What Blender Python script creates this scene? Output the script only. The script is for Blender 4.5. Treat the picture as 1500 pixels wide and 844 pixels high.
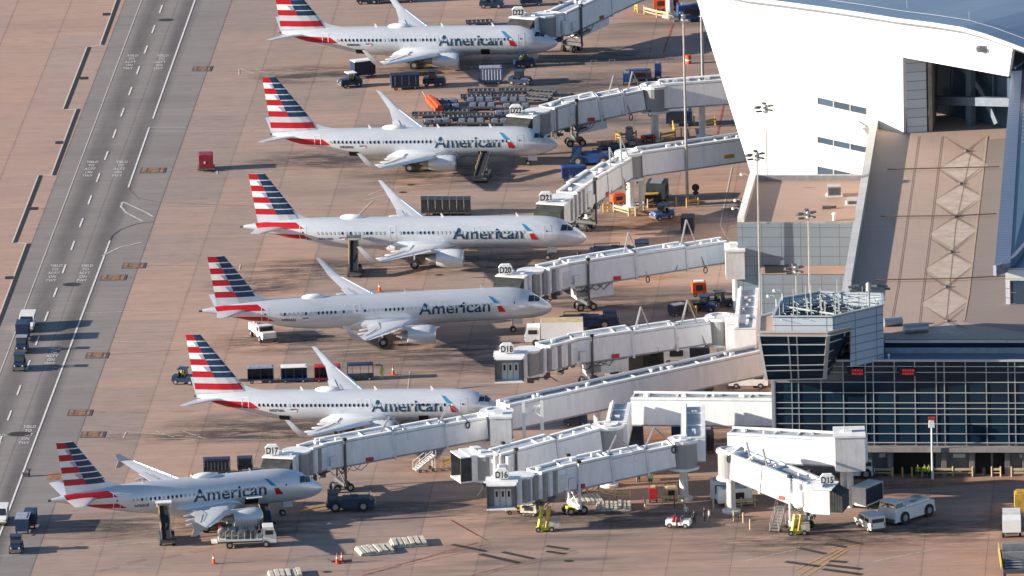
import bpy, bmesh, math, random
from mathutils import Vector, Matrix
for o in list(bpy.data.objects): bpy.data.objects.remove(o)
R=math.radians; rnd=random.Random(7)
scn=bpy.context.scene; COL=scn.collection
# ---------------------------------------------------------------- camera
FPX=19909.6; PITCH=R(14.044); DIST=1741.4; ROLL=R(1.462)
CAMP=Vector((0,-DIST*math.cos(PITCH),DIST*math.sin(PITCH)))
FW=Vector((0,math.cos(PITCH),-math.sin(PITCH))); R0=Vector((1,0,0)); U0=Vector((0,math.sin(PITCH),math.cos(PITCH)))
RT=R0*math.cos(ROLL)-U0*math.sin(ROLL); UP=R0*math.sin(ROLL)+U0*math.cos(ROLL)
cd=bpy.data.cameras.new('camera'); cam=bpy.data.objects.new('camera',cd); COL.objects.link(cam)
cd.sensor_width=36; cd.lens=FPX/1500*36; cd.clip_start=10; cd.clip_end=20000
m=Matrix((RT,UP,-FW)).transposed().to_4x4(); m.translation=CAMP; cam.matrix_world=m
scn.camera=cam
# ---------------------------------------------------------------- light
SUN_EL=R(14.3); SUN_AZ=R(6.5)      # light travels towards +X, slightly +Y
w=bpy.data.worlds.new('World'); scn.world=w; w.use_nodes=True
nt=w.node_tree; bg=nt.nodes['Background']; sk=nt.nodes.new('ShaderNodeTexSky')
sk.sky_type='NISHITA'; sk.sun_disc=False; sk.sun_elevation=SUN_EL; sk.sun_rotation=R(270)-SUN_AZ
sk.air_density=1.0; sk.dust_density=.6; sk.ozone_density=3
nt.links.new(sk.outputs[0],bg.inputs[0]); bg.inputs[1].default_value=0.075
sl=bpy.data.lights.new('sun','SUN'); sl.energy=5.0; sl.angle=R(0.53); sl.color=(1,.88,.74)
so=bpy.data.objects.new('sun',sl); COL.objects.link(so)
ld=Vector((math.cos(SUN_AZ)*math.cos(SUN_EL),math.sin(SUN_AZ)*math.cos(SUN_EL),-math.sin(SUN_EL)))
so.rotation_euler=ld.to_track_quat('-Z','Y').to_euler(); so.location=(-200,0,120)
vs=scn.view_settings; vs.view_transform='Standard'; vs.look='None'; vs.gamma=1; vs.use_curve_mapping=False
vs.exposure=1.25
scn.render.engine='CYCLES'

# ---------------------------------------------------------------- helpers
def ray(px,py): return (FW+RT*((px-750)/FPX)-UP*((py-422)/FPX))
def G(px,py,h=0.0):
    d=ray(px,py); t=(h-CAMP.z)/d.z; return CAMP+d*t
def onplane(px,py,P,n):
    d=ray(px,py); t=(P-CAMP).dot(n)/d.dot(n); return CAMP+d*t
def tag(o,label=None,cat=None,group=None,kind=None):
    if label: o['label']=label
    if cat: o['category']=cat
    if group: o['group']=group
    if kind: o['kind']=kind
    return o
def thing(name,label,cat,loc=(0,0,0),rz=0,group=None,kind=None):
    o=bpy.data.objects.new(name,None); COL.objects.link(o); o.empty_display_size=.5
    o.location=loc; o.rotation_euler=(0,0,rz); return tag(o,label,cat,group,kind)
def link(name,me,parent=None,loc=None,rot=None):
    o=bpy.data.objects.new(name,me); COL.objects.link(o)
    if parent: o.parent=parent
    if loc is not None: o.location=loc
    if rot is not None: o.rotation_euler=rot
    return o
def dup(root,loc,rz,label=None,group=None,cat=None):
    r=root.copy(); COL.objects.link(r); r.location=loc; r.rotation_euler=(0,0,rz); tag(r,label,cat,group)
    def rec(a,b):
        for ch in a.children:
            c=ch.copy(); COL.objects.link(c); c.parent=b; rec(ch,c)
    rec(root,r); return r
class M:
    def __init__(s): s.bm=bmesh.new()
    def face(s,pts,mi=0):
        f=s.bm.faces.new([s.bm.verts.new(p) for p in pts]); f.material_index=mi; return f
    def hexa(s,b,t,mi=0):
        vb=[s.bm.verts.new(p) for p in b]; vt=[s.bm.verts.new(p) for p in t]; n=len(vb)
        fs=[s.bm.faces.new(vb[::-1]),s.bm.faces.new(vt)]
        for i in range(n): fs.append(s.bm.faces.new((vb[i],vb[(i+1)%n],vt[(i+1)%n],vt[i])))
        for f in fs: f.material_index=mi
        return s
    def box(s,c,sz,rz=0,mi=0,top=1.0):
        x,y,z=sz[0]/2,sz[1]/2,sz[2]/2; ca,sa=math.cos(rz),math.sin(rz)
        def q(a,b,d): return (c[0]+a*ca-b*sa,c[1]+a*sa+b*ca,c[2]+d)
        return s.hexa([q(-x,-y,-z),q(x,-y,-z),q(x,y,-z),q(-x,y,-z)],[q(-x*top,-y*top,z),q(x*top,-y*top,z),q(x*top,y*top,z),q(-x*top,y*top,z)],mi)
    def prism(s,poly,z0,z1,mi=0): return s.hexa([(p[0],p[1],z0) for p in poly],[(p[0],p[1],z1) for p in poly],mi)
    def beam(s,p,q,w,h,mi=0,w2=None,h2=None):   # p,q: centre of the section
        p=Vector(p);q=Vector(q);e=(q-p).normalized(); sd=e.cross(Vector((0,0,1)))
        sd=Vector((0,1,0)) if sd.length<1e-4 else sd.normalized()
        u=sd.cross(e).normalized(); w2=w if w2 is None else w2; h2=h if h2 is None else h2
        def r(c,a,b): return [c-sd*a/2-u*b/2,c+sd*a/2-u*b/2,c+sd*a/2+u*b/2,c-sd*a/2+u*b/2]
        return s.hexa(r(p,w,h),r(q,w2,h2),mi)
    def tube(s,p,q,r,r2=None,n=10,mi=0):
        p=Vector(p);q=Vector(q);e=(q-p).normalized(); a=e.orthogonal().normalized(); b=e.cross(a); r2=r if r2 is None else r2
        return s.hexa([p+(a*math.cos(t)+b*math.sin(t))*r for t in [i*2*math.pi/n for i in range(n)]],
                      [q+(a*math.cos(t)+b*math.sin(t))*r2 for t in [i*2*math.pi/n for i in range(n)]],mi)
    def path(s,pts,r,n=6,mi=0):
        for a,b in zip(pts[:-1],pts[1:]): s.tube(a,b,r,n=n,mi=mi)
        return s
    def loft(s,rings,mi=0,cap=True,fm=None):
        vs_=[[s.bm.verts.new(p) for p in r] for r in rings]; n=len(rings[0])
        for i in range(len(vs_)-1):
            for j in range(n):
                f=s.bm.faces.new((vs_[i][j],vs_[i][(j+1)%n],vs_[i+1][(j+1)%n],vs_[i+1][j])); f.material_index=fm(i,j) if fm else mi
        if cap:
            for r in (vs_[0][::-1],vs_[-1]):
                f=s.bm.faces.new(r); f.material_index=mi
        return s
    def sph(s,c,r,mi=0,seg=12,sc=(1,1,1)):
        k=bmesh.ops.create_uvsphere(s.bm,u_segments=seg,v_segments=max(6,seg//2),radius=r)
        for v in k['verts']: v.co=Vector((v.co.x*sc[0]+c[0],v.co.y*sc[1]+c[1],v.co.z*sc[2]+c[2]))
        for v in k['verts']:
            for f in v.link_faces: f.material_index=mi
        return s
    def wheel(s,c,r,wd,ax=(0,1,0),mi=0,hub=1):
        c=Vector(c);a=Vector(ax).normalized()*wd/2
        s.tube(c-a,c+a,r,n=16,mi=mi); s.tube(c-a*1.06,c+a*1.06,r*.5,n=12,mi=hub); return s
    def build(s,name,mats,parent=None,smooth=False,world=False,origin=None,loc=None):
        bm=s.bm
        bmesh.ops.recalc_face_normals(bm,faces=bm.faces)
        if world and parent:
            iv=Matrix.Rotation(-parent.rotation_euler[2],4,'Z')@Matrix.Translation(-Vector(parent.location)); bm.transform(iv)
        if parent is None and loc is None:
            if origin is None:
                xs=[v.co for v in bm.verts]; origin=Vector(((min(v.x for v in xs)+max(v.x for v in xs))/2,(min(v.y for v in xs)+max(v.y for v in xs))/2,min(v.z for v in xs)))
            bm.transform(Matrix.Translation(-Vector(origin))); loc=origin
        if smooth:
            for f in bm.faces: f.smooth=True
            for e in bm.edges:
                if len(e.link_faces)==2 and e.calc_face_angle(0)>.62: e.smooth=False
        me=bpy.data.meshes.new(name); bm.to_mesh(me); bm.free()
        if not isinstance(mats,(list,tuple)): mats=[mats]
        for m_ in mats: me.materials.append(m_)
        return link(name,me,parent,loc)
def struct(o): o['kind']='structure'; return o
# node material helpers
def newmat(name):
    m_=bpy.data.materials.new(name); m_.use_nodes=True; t=m_.node_tree; return m_,t,t.nodes['Principled BSDF']
def nd(t,ty,**kw):
    n=t.nodes.new(ty)
    for k,v in kw.items():
        if k=='op': n.operation=v
        elif k=='inp':
            for i,x in v.items(): n.inputs[i].default_value=x
        else: setattr(n,k,v)
    return n
def mth(t,op,a,b=None,c=None,clamp=False):
    n=t.nodes.new('ShaderNodeMath'); n.operation=op; n.use_clamp=clamp
    for i,x in enumerate((a,b,c)):
        if x is None: continue
        if isinstance(x,(int,float)): n.inputs[i].default_value=x
        else: t.links.new(x,n.inputs[i])
    return n.outputs[0]
def mixc(t,f,a,b,mode='MIX'):
    n=t.nodes.new('ShaderNodeMix'); n.data_type='RGBA'; n.blend_type=mode
    for i,x in ((0,f),(6,a),(7,b)):
        if isinstance(x,(int,float)): n.inputs[i].default_value=x
        elif isinstance(x,(tuple,list)): n.inputs[i].default_value=(*x[:3],1)
        else: t.links.new(x,n.inputs[i])
    return n.outputs[2]
def noise(t,vec,scale,detail=4,rough=.6,col=False):
    n=t.nodes.new('ShaderNodeTexNoise'); n.inputs['Scale'].default_value=scale; n.inputs['Detail'].default_value=detail; n.inputs['Roughness'].default_value=rough
    if vec is not None: t.links.new(vec,n.inputs['Vector'])
    return n.outputs[1 if col else 0]
def ramp(t,f,a,b):
    n=t.nodes.new('ShaderNodeMapRange'); n.inputs[1].default_value=a; n.inputs[2].default_value=b; t.links.new(f,n.inputs[0]); return n.outputs[0]
def vscale(t,v,s):
    n=t.nodes.new('ShaderNodeVectorMath'); n.operation='MULTIPLY'; t.links.new(v,n.inputs[0]); n.inputs[1].default_value=s; return n.outputs[0]
MC={}
def mat(name,col,rough=.5,metal=0.0,var=.12,vs_=1.2,coat=0,bump=0,streak=0,emit=0):
    if name in MC: return MC[name]
    m_,t,b=newmat(name); tc=t.nodes.new('ShaderNodeTexCoord'); g=tc.outputs['Object']
    n1=noise(t,g,vs_); n2=noise(t,g,vs_*7,3)
    dk=tuple(c*(1-var*2.2) for c in col); lt=tuple(min(1,c*(1+var*.5)) for c in col)
    c=mixc(t,ramp(t,n1,.3,.7),dk,lt); c=mixc(t,mth(t,'MULTIPLY',ramp(t,n2,.45,.75),var*1.5),c,tuple(x*.55 for x in col))
    if streak:
        n3=noise(t,vscale(t,g,(2.2,2.2,.25)),1.0,4); c=mixc(t,mth(t,'MULTIPLY',ramp(t,n3,.48,.72),streak),c,tuple(x*y for x,y in zip(col,(.45,.40,.34))))
    t.links.new(c,b.inputs['Base Color'])
    t.links.new(mth(t,'ADD',ramp(t,n2,-1.5,2.5),rough-.5,clamp=True),b.inputs['Roughness'])
    b.inputs['Metallic'].default_value=metal; b.inputs['Coat Weight'].default_value=coat
    if bump:
        bp=t.nodes.new('ShaderNodeBump'); bp.inputs['Strength'].default_value=bump; bp.inputs['Distance'].default_value=.05; t.links.new(n2,bp.inputs['Height']); t.links.new(bp.outputs[0],b.inputs['Normal'])
    if emit: b.inputs['Emission Color'].default_value=(*col,1); b.inputs['Emission Strength'].default_value=emit
    MC[name]=m_; return m_
def glassmat(name,col,rough=.08,var=.5,sc=.15,spec=.7):
    m_,t,b=newmat(name); tc=t.nodes.new('ShaderNodeTexCoord'); oi=t.nodes.new('ShaderNodeObjectInfo')
    n1=noise(t,tc.outputs['Object'],sc)
    f=mth(t,'MULTIPLY',mth(t,'ADD',n1,oi.outputs['Random']),.5)
    c=mixc(t,f,tuple(x*(1-var) for x in col),tuple(x*(1+var) for x in col)); t.links.new(c,b.inputs['Base Color'])
    b.inputs['Roughness'].default_value=rough; b.inputs['Specular IOR Level'].default_value=spec; MC[name]=m_; return m_
# text -> mesh pieces
TXT={}
def text_bm(txt,height,bold=0.0,width=None):
    cu=bpy.data.curves.new('t','FONT'); cu.body=txt; cu.align_x='LEFT'; cu.offset=bold; cu.resolution_u=3; cu.space_character=1.0
    o=bpy.data.objects.new('t',cu); COL.objects.link(o); dg=bpy.context.evaluated_depsgraph_get(); dg.update()
    me=bpy.data.meshes.new_from_object(o.evaluated_get(dg)); bm=bmesh.new(); bm.from_mesh(me)
    bpy.data.objects.remove(o); bpy.data.meshes.remove(me); bpy.data.curves.remove(cu)
    xs=[v.co.x for v in bm.verts]; ys=[v.co.y for v in bm.verts]
    x0,x1=min(xs),max(xs); k=height/.729; kx=k if width is None else width/(x1-x0)
    for v in bm.verts: v.co.x=(v.co.x-x0)*kx; v.co.y*=k
    return bm,(x1-x0)*kx
def sign_text(txt,height,parent,mtl,origin,rx=R(90),rz=0,name='lettering',bold=.01,width=None,center=True):
    bm,wd=text_bm(txt,height,bold,width)
    if center: bmesh.ops.translate(bm,verts=bm.verts,vec=(-wd/2,-height/2,0))
    me=bpy.data.meshes.new(name); bm.to_mesh(me); bm.free(); me.materials.append(mtl)
    return link(name,me,parent,origin,(rx,0,rz))
# common materials
WHITE=mat('white_paint',(.74,.74,.72),.45,var=.06,streak=.25)
BRIDGE=mat('bridge_panel',(.66,.67,.68),.5,var=.10,vs_=.5,streak=.35)
BROOF=mat('bridge_roof',(.72,.72,.71),.5,var=.14,vs_=.6)
GREY=mat('grey_steel',(.33,.34,.36),.5,.3)
DKGREY=mat('dark_grey',(.10,.105,.115),.6)
BLACK=mat('black_rubber',(.022,.022,.024),.75)
NAVY=mat('navy_paint',(.013,.033,.09),.4,var=.2)
BLUE=mat('blue_paint',(.015,.07,.24),.4,var=.2)
YEL=mat('yellow_paint',(.72,.44,.07),.5,var=.2)
LIME=mat('lime_paint',(.62,.60,.05),.5,var=.2)
ORANGE=mat('orange_paint',(.70,.09,.015),.5,var=.15)
RED=mat('red_paint',(.50,.03,.03),.45,var=.12)
CREAM=mat('cream_paint',(.62,.48,.27),.5,var=.15)
GLASS=glassmat('dark_glass',(.02,.03,.04),.06)
HUB=mat('wheel_hub',(.45,.45,.46),.4,.5)
STEEL=mat('galvanised_steel',(.45,.46,.47),.4,.6)
SKIN=mat('skin',(.40,.24,.17),.6)
# ---------------------------------------------------------------- ground
_a=G(285,0);_b=G(20,730)
VH=(_a-_b).normalized(); UH=Vector((VH.y,-VH.x,0)); UJ=G(97,225).dot(UH)
SL=7.55
def U(px,py): return G(px,py).dot(UH)-UJ
def UV(u,v,z=0): 
    p=UH*(u+UJ)+VH*v; return Vector((p.x,p.y,z))
def concrete(name,cA,cB,cC,warm=None,streakf=.5,joint=.55,vlen=15.2,dark=(.085,.075,.07),bands=False):
    m_,t,b=newmat(name); geo=t.nodes.new('ShaderNodeNewGeometry'); P=geo.outputs['Position']
    def dot(v,off=0):
        n=nd(t,'ShaderNodeVectorMath',operation='DOT_PRODUCT'); t.links.new(P,n.inputs[0]); n.inputs[1].default_value=v; return mth(t,'ADD',n.outputs['Value'],-off)
    u=mth(t,'DIVIDE',dot(UH,UJ),SL); v=mth(t,'DIVIDE',dot(VH),vlen)
    cb=nd(t,'ShaderNodeCombineXYZ'); t.links.new(mth(t,'FLOOR',u),cb.inputs[0]); t.links.new(mth(t,'FLOOR',v),cb.inputs[1])
    wn=nd(t,'ShaderNodeTexWhiteNoise'); t.links.new(cb.outputs[0],wn.inputs['Vector'])
    cb2=nd(t,'ShaderNodeCombineXYZ'); t.links.new(mth(t,'FLOOR',u),cb2.inputs[0]); t.links.new(mth(t,'FLOOR',mth(t,'MULTIPLY',v,.31)),cb2.inputs[1])
    wn2=nd(t,'ShaderNodeTexWhiteNoise'); t.links.new(cb2.outputs[0],wn2.inputs['Vector'])
    n1=noise(t,P,.018,5); n2=noise(t,P,.35,5,.65)
    c=mixc(t,wn.outputs['Value'],cA,cB); c=mixc(t,mth(t,'MULTIPLY',ramp(t,mth(t,'ADD',mth(t,'MULTIPLY',wn2.outputs['Value'],.5),n1),.55,1.1),.8),c,cC)
    if warm:
        wf=mth(t,'MULTIPLY',ramp(t,mth(t,'ADD',u,mth(t,'MULTIPLY',n1,6)),9,19),.75,clamp=True); wf=mth(t,'MULTIPLY',wf,ramp(t,noise(t,P,.045,4),.3,.62),clamp=True)
        c=mixc(t,wf,c,warm)
    # brushed concrete: fine streaks across the slab
    sp=noise(t,vscale(t,P,(.06,.8,1)),1.0,6,.7); c=mixc(t,mth(t,'MULTIPLY',ramp(t,sp,.35,.7),.42,clamp=True),c,tuple(x*.62 for x in cC))
    fine=noise(t,vscale(t,P,(.35,2.6,1)),1.0,4,.7); c=mixc(t,mth(t,'MULTIPLY',ramp(t,fine,.42,.7),.28,clamp=True),c,tuple(x*1.4 for x in cA))
    c=mixc(t,mth(t,'MULTIPLY',ramp(t,n2,.5,.72),.16,clamp=True),c,dark)
    # dirt trails along the aircraft stands
    st=noise(t,vscale(t,P,(.012,.085,1)),1.0,5,.62); st2=noise(t,vscale(t,P,(.05,.22,1)),1.0,4,.6)
    sm=mth(t,'MULTIPLY',ramp(t,st,.46,.62),ramp(t,st2,.33,.6),clamp=True)
    if bands: sm=mth(t,'MULTIPLY',sm,ramp(t,u,3.0,9.0),clamp=True)
    c=mixc(t,mth(t,'MULTIPLY',sm,streakf,clamp=True),c,dark)
    if bands:  # wheel polish running along the road
        un=nd(t,'ShaderNodeCombineXYZ'); t.links.new(mth(t,'MULTIPLY',u,2.0),un.inputs[0]); t.links.new(mth(t,'MULTIPLY',v,.05),un.inputs[1])
    sp2=noise(t,P,1.1,3,.5); c=mixc(t,mth(t,'MULTIPLY',ramp(t,sp2,.70,.76),.5,clamp=True),c,dark)
    # joints
    def jl(x,wd):
        f=mth(t,'FRACT',x); return mth(t,'LESS_THAN',mth(t,'MINIMUM',f,mth(t,'SUBTRACT',1.0,f)),wd)
    ju=mth(t,'MULTIPLY',jl(u,.006),joint); jv=mth(t,'MULTIPLY',jl(v,.004),mth(t,'MULTIPLY',wn.outputs['Value'],joint))
    c=mixc(t,mth(t,'MAXIMUM',ju,jv),c,(.035,.03,.03))
    jw=mth(t,'MULTIPLY',jl(u,.035),mth(t,'MULTIPLY',ramp(t,n2,.4,.7),.16),clamp=True); c=mixc(t,jw,c,(.06,.05,.05))
    t.links.new(c,b.inputs['Base Color']); b.inputs['Roughness'].default_value=.85
    bp=nd(t,'ShaderNodeBump'); bp.inputs['Strength'].default_value=.25; bp.inputs['Distance'].default_value=.03; t.links.new(noise(t,P,5,5,.7),bp.inputs['Height']); t.links.new(bp.outputs[0],b.inputs['Normal'])
    return m_
APRON=concrete('apron_concrete',(.46,.29,.215),(.34,.25,.21),(.22,.19,.178),warm=(.45,.225,.125),bands=True,streakf=.95,joint=.42)
ROADM=concrete('road_concrete',(.26,.225,.21),(.235,.205,.195),(.205,.185,.18),streakf=.25,dark=(.10,.095,.1))
TAXIM=concrete('taxiway_concrete',(.46,.275,.20),(.41,.27,.21),(.34,.26,.23),streakf=.15)
b_=M(); n=24
for i in range(n):
    for j in range(n):
        x0=-3000+6000*i/n; x1=-3000+6000*(i+1)/n; y0=-3000+6000*j/n; y1=-3000+6000*(j+1)/n
        b_.face([(x0,y0,0),(x1,y0,0),(x1,y1,0),(x0,y1,0)])
bmesh.ops.remove_doubles(b_.bm,verts=b_.bm.verts,dist=.01)
struct(b_.build('ground',APRON,origin=(0,0,0)))
def strip(name,u0,u1,v0,v1,z,mt):
    b=M(); b.face([UV(u0,v0,z),UV(u1,v0,z),UV(u1,v1,z),UV(u0,v1,z)]); return b.build(name,mt,origin=UV((u0+u1)/2,(v0+v1)/2,z))
# the road and the taxiway edge
struct(strip('service_road',.0,SL*2,-600,900,.008,ROADM))
struct(strip('taxiway_shoulder',-200,-.02,-600,900,.008,TAXIM))
# darker wheel lanes worn into the road
def wearmat(name,col,amt,ul,v_s=.02):
    m_,t,b=newmat(name); geo=t.nodes.new('ShaderNodeNewGeometry'); P=geo.outputs['Position']
    def dot(v,off=0):
        n=nd(t,'ShaderNodeVectorMath',operation='DOT_PRODUCT'); t.links.new(P,n.inputs[0]); n.inputs[1].default_value=v; return mth(t,'ADD',n.outputs['Value'],-off)
    u=dot(UH,UJ+ul[0]); L=ul[1]-ul[0]
    s=mth(t,'SINE',mth(t,'MULTIPLY',mth(t,'DIVIDE',u,L),math.pi)); s=mth(t,'POWER',mth(t,'MAXIMUM',s,0.0),1.2)
    cb=nd(t,'ShaderNodeCombineXYZ'); t.links.new(mth(t,'MULTIPLY',u,.25),cb.inputs[0]); t.links.new(mth(t,'MULTIPLY',dot(VH),v_s),cb.inputs[1])
    nn=noise(t,cb.outputs[0],1.0,5); f=mth(t,'MULTIPLY',mth(t,'MULTIPLY',s,ramp(t,nn,.2,.75)),amt,clamp=True)
    b.inputs['Base Color'].default_value=(*col,1); b.inputs['Roughness'].default_value=.8
    t.links.new(f,b.inputs['Alpha']); return m_
struct(strip('road_wear',2.6,6.4,-400,600,.016,wearmat('wear_a',(.12,.112,.115),.6,(2.6,6.4))))
struct(strip('road_wear',7.7,11.2,-400,600,.016,wearmat('wear_b',(.12,.112,.115),.7,(7.7,11.2))))
# soot and oil worn into the stands, following the wheels and engines
def soot_tint_mat(name,col,al,sx_,sy_):
    m_,t,b=newmat(name); tc=t.nodes.new('ShaderNodeTexCoord'); P=tc.outputs['Object']; geo=t.nodes.new('ShaderNodeNewGeometry')
    r=nd(t,'ShaderNodeVectorMath',operation='LENGTH'); t.links.new(vscale(t,P,(1/sx_,1/sy_,0)),r.inputs[0])
    e=ramp(t,r.outputs['Value'],1.0,.25); n1=noise(t,vscale(t,geo.outputs['Position'],(.11,.42,1)),1.0,6,.68); n2=noise(t,vscale(t,geo.outputs['Position'],(.5,1.6,1)),1.0,5,.7)
    f=mth(t,'MULTIPLY',mth(t,'MULTIPLY',e,ramp(t,mth(t,'ADD',mth(t,'MULTIPLY',n1,.7),mth(t,'MULTIPLY',n2,.3)),.42,.60)),al,clamp=True)
    t.links.new(f,b.inputs['Alpha']); b.inputs['Base Color'].default_value=(*col,1); b.inputs['Roughness'].default_value=.7; return m_
def soot_tint(x,y,sx_,sy_,al=.8,col=(.07,.062,.06),z=.02,rz=0.0):
    c=G(x,y); b=M(); b.face([(-sx_,-sy_,0),(sx_,-sy_,0),(sx_,sy_,0),(-sx_,sy_,0)]); o=b.build('apron_stain_tint',soot_tint_mat('soot_tint',col,al,sx_,sy_),None,loc=Vector((c.x,c.y,z))); o.rotation_euler=(0,0,rz); struct(o)
for i,(x,y,a,c_,al) in enumerate(((455,110,9,7,.9),(640,100,16,8,.8),(860,85,16,7,.8),(470,235,12,7,.9),(650,255,16,8,.8),(880,120,13,8,.7),(470,395,13,8,.9),(700,385,18,8,.85),(900,330,12,9,.6),(420,500,12,8,.9),(640,515,17,8,.85),(880,440,14,8,.8),(380,625,14,8,.9),(560,640,14,8,.8),(700,540,12,7,.6),(180,770,13,7,.8),(380,775,15,7,.7),(600,745,16,8,.7),(820,760,14,6,.7),(960,760,12,6,.7),(1150,790,14,8,.75),(1330,780,17,9,.8),(1050,650,12,9,.6),(940,560,12,9,.7),(380,420,8,6,.9),(320,640,16,4,.8),(1000,380,10,8,.6),(1290,720,14,8,.6))):
    soot_tint(x,y,a,c_,al,z=.018+.0004*i)
for i,(x,y,a,c_) in enumerate(((930,400,9,10),(950,210,9,8),(940,320,9,8),(890,700,12,9),(640,680,8,8),(1000,20,9,8),(950,640,10,8),(1400,703,9,3),(1480,760,5,6))):  # orange-brown tint patches near the bridges, same mask as the dark ones
    soot_tint(x,y,a,c_,.7,(.46,.20,.085),z=.034+.0004*i)
# painted lines
def worn(name,col,cut=.5,sc=2.0,al=1.0):
    m_,t,b=newmat(name); geo=t.nodes.new('ShaderNodeNewGeometry'); P=geo.outputs['Position']
    f=mth(t,'MULTIPLY',ramp(t,noise(t,P,sc,4,.7),cut-.12,cut+.12),al,clamp=True)
    t.links.new(f,b.inputs['Alpha']); b.inputs['Base Color'].default_value=(*col,1); b.inputs['Roughness'].default_value=.7; MC[name]=m_; return m_
LW=worn('white_line',(.72,.70,.66),.36); LF=worn('faded_white_line',(.66,.62,.56),.38,1.5,.8); LR=worn('red_line',(.40,.05,.035),.42,1.5,.8); LD=worn('black_marking',(.035,.03,.03),.36,1.5,.9)
LY=worn('yellow_line',(.62,.36,.06),.40,1.5,.85); LB=worn('brown_line',(.20,.09,.05),.42,1.2,.75)
def polyline(name,pts,wd,mt,z=.042,world=False):
    b=M(); P=[Vector(p) if world else G(*p) for p in pts]
    for a,c in zip(P[:-1],P[1:]):
        e=(c-a).normalized(); s=Vector((-e.y,e.x,0))*wd/2
        b.face([(a-s)+Vector((0,0,z)),(c-s)+Vector((0,0,z)),(c+s)+Vector((0,0,z)),(a+s)+Vector((0,0,z))])
    return struct(b.build(name,mt))
uL=U(122,225); uD=U(157,225); uR=U(205,225)
ZV0=G(750,900).y-40; ZV1=G(750,-40).y+40
vA=(G(205,0)).dot(VH)
polyline('lane_marking',[UV(uL,-400),UV(uL,600)],.11,LF,world=True)
vr=[(U(285,-60),None)]
for (a,b2) in (((300,-40),(224,174)),((218.7,187),(188,275)),((161,353),(-20,836))):
    polyline('lane_marking',[(a[0],a[1]),(b2[0],b2[1])],.22,LW)
# dashes
d0=G(244,8).dot(VH); d1=G(233,35).dot(VH); per=(G(244,8).dot(VH)-G(167,222).dot(VH))/7
for k in range(-3,34):
    v=d0-k*per; polyline('lane_dash',[UV(uD,v),UV(uD,v-abs(d0-d1)*.42)],.22,LW,world=True)
polyline('stand_line',[(218.7,186.7),(272,186.7)],.14,LW); polyline('stand_line',[(218.7,192.5),(420,192.5)],.16,LF)
polyline('road_joint',[(188,275),(192,281),(203,291),(230,296),(330,301),(420,302)],.13,LB)
polyline('road_joint',[(224,325),(200,328),(178,336),(165,345),(161,353)],.14,LD)
polyline('old_line',[(210,325),(185,312),(177,303),(180,296),(215,312),(224,318)],.3,LF)
polyline('old_line',[(150,375),(175,363),(208,355)],.25,LF)
for pts in [[(350,102),(350,110),(400,106)],[(352,101),(372,108)],[(372,101),(392,108)],[(318,256),(318,248),(400,252)],[(352,388),(350,396),(440,392)],[(180,642),(185,633),(302,642)],[(180,642),(420,645)],
            [(228,632),(255,641)],[(268,632),(295,641)],[(125,459),(260,454)],[(165,501),(300,503)],[(0,815),(150,800),(400,782)],[(533,294),(565,286),(700,288)],[(540,286),(565,276),(633,271)],[(526,314),(545,295)],
            [(430,395),(540,394),(640,388)],[(430,518),(560,510)],[(635,222),(700,217)],[(1092,340),(1085,375),(1040,380)],[(1072,245),(1055,330),(1062,345),(1085,370)]]:
    polyline('stand_line',pts,.14,LF)
for k in range(5): polyline('hatching',[(1062+k*1.2,318+k*5),(1090,313+k*5)],.12,LF)
for pts in [[(985,36),(972,78)],[(1062,142),(1048,208)],[(660,762),(700,785)],[(530,844),(640,812),(700,795)]]: polyline('red_line',pts,.22,LR)
for pts in [[(145,838),(175,832)],[(185,827),(215,821)],[(236,819),(266,814)],[(280,811),(312,805)],[(90,802),(122,797)],[(145,795),(180,791)],[(230,757),(300,750)]]:
    polyline('stand_guide_line',pts,.1,LB); polyline('stand_guide_line',[(p[0],p[1]-2) for p in pts],.1,LB)
for pts in [[(660,762),(715,793)],[(530,838),(718,797)],[(533,842),(720,801)],[(690,843),(770,822)],[(690,844),(845,806)],[(692,846),(848,809)],[(800,808),(845,806)],[(880,690),(980,705)],[(700,670),(770,690)]]: polyline('stand_guide_line',pts,.13,LB)
for pts in [[(662,798),(712,808)],[(703,812),(760,825)],[(736,809),(782,819)],[(800,800),(832,805)],[(800,808),(828,812)],[(1170,803),(1210,812)],[(1208,797),(1240,802)],[(1150,823),(1200,830)],[(1225,790),(1262,797)],[(1205,834),(1262,842)],[(1210,828),(1262,834)],[(1215,822),(1240,824)]]:
    polyline('stop_bar',pts,.75 if pts[0][1]<812 else .9,LD)
for pts in [[(1170,843),(1235,805),(1262,797)],[(1177,847),(1242,806)],[(1160,838),(1225,806)]]: polyline('lead_in_line',pts,.18,LY)
for pts in [[(1092,822),(1170,805)],[(1280,823),(1375,804)],[(460,520),(620,512)],[(1330,742),(1440,742)],[(600,545),(590,640)]]: polyline('old_line',pts,.13,LF)
for pts in [[(330,105),(420,103)],[(240,252),(320,247)],[(212,390),(330,389)],[(158,520),(280,512),(360,505)],[(133,605),(155,604)],[(180,604),(212,605)],[(250,603),(285,603)],[(155,637),(400,640)],[(0,787),(130,790),(300,770)],[(188,407),(192,407)]]: polyline('cable_track',pts,.12,LB)
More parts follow.
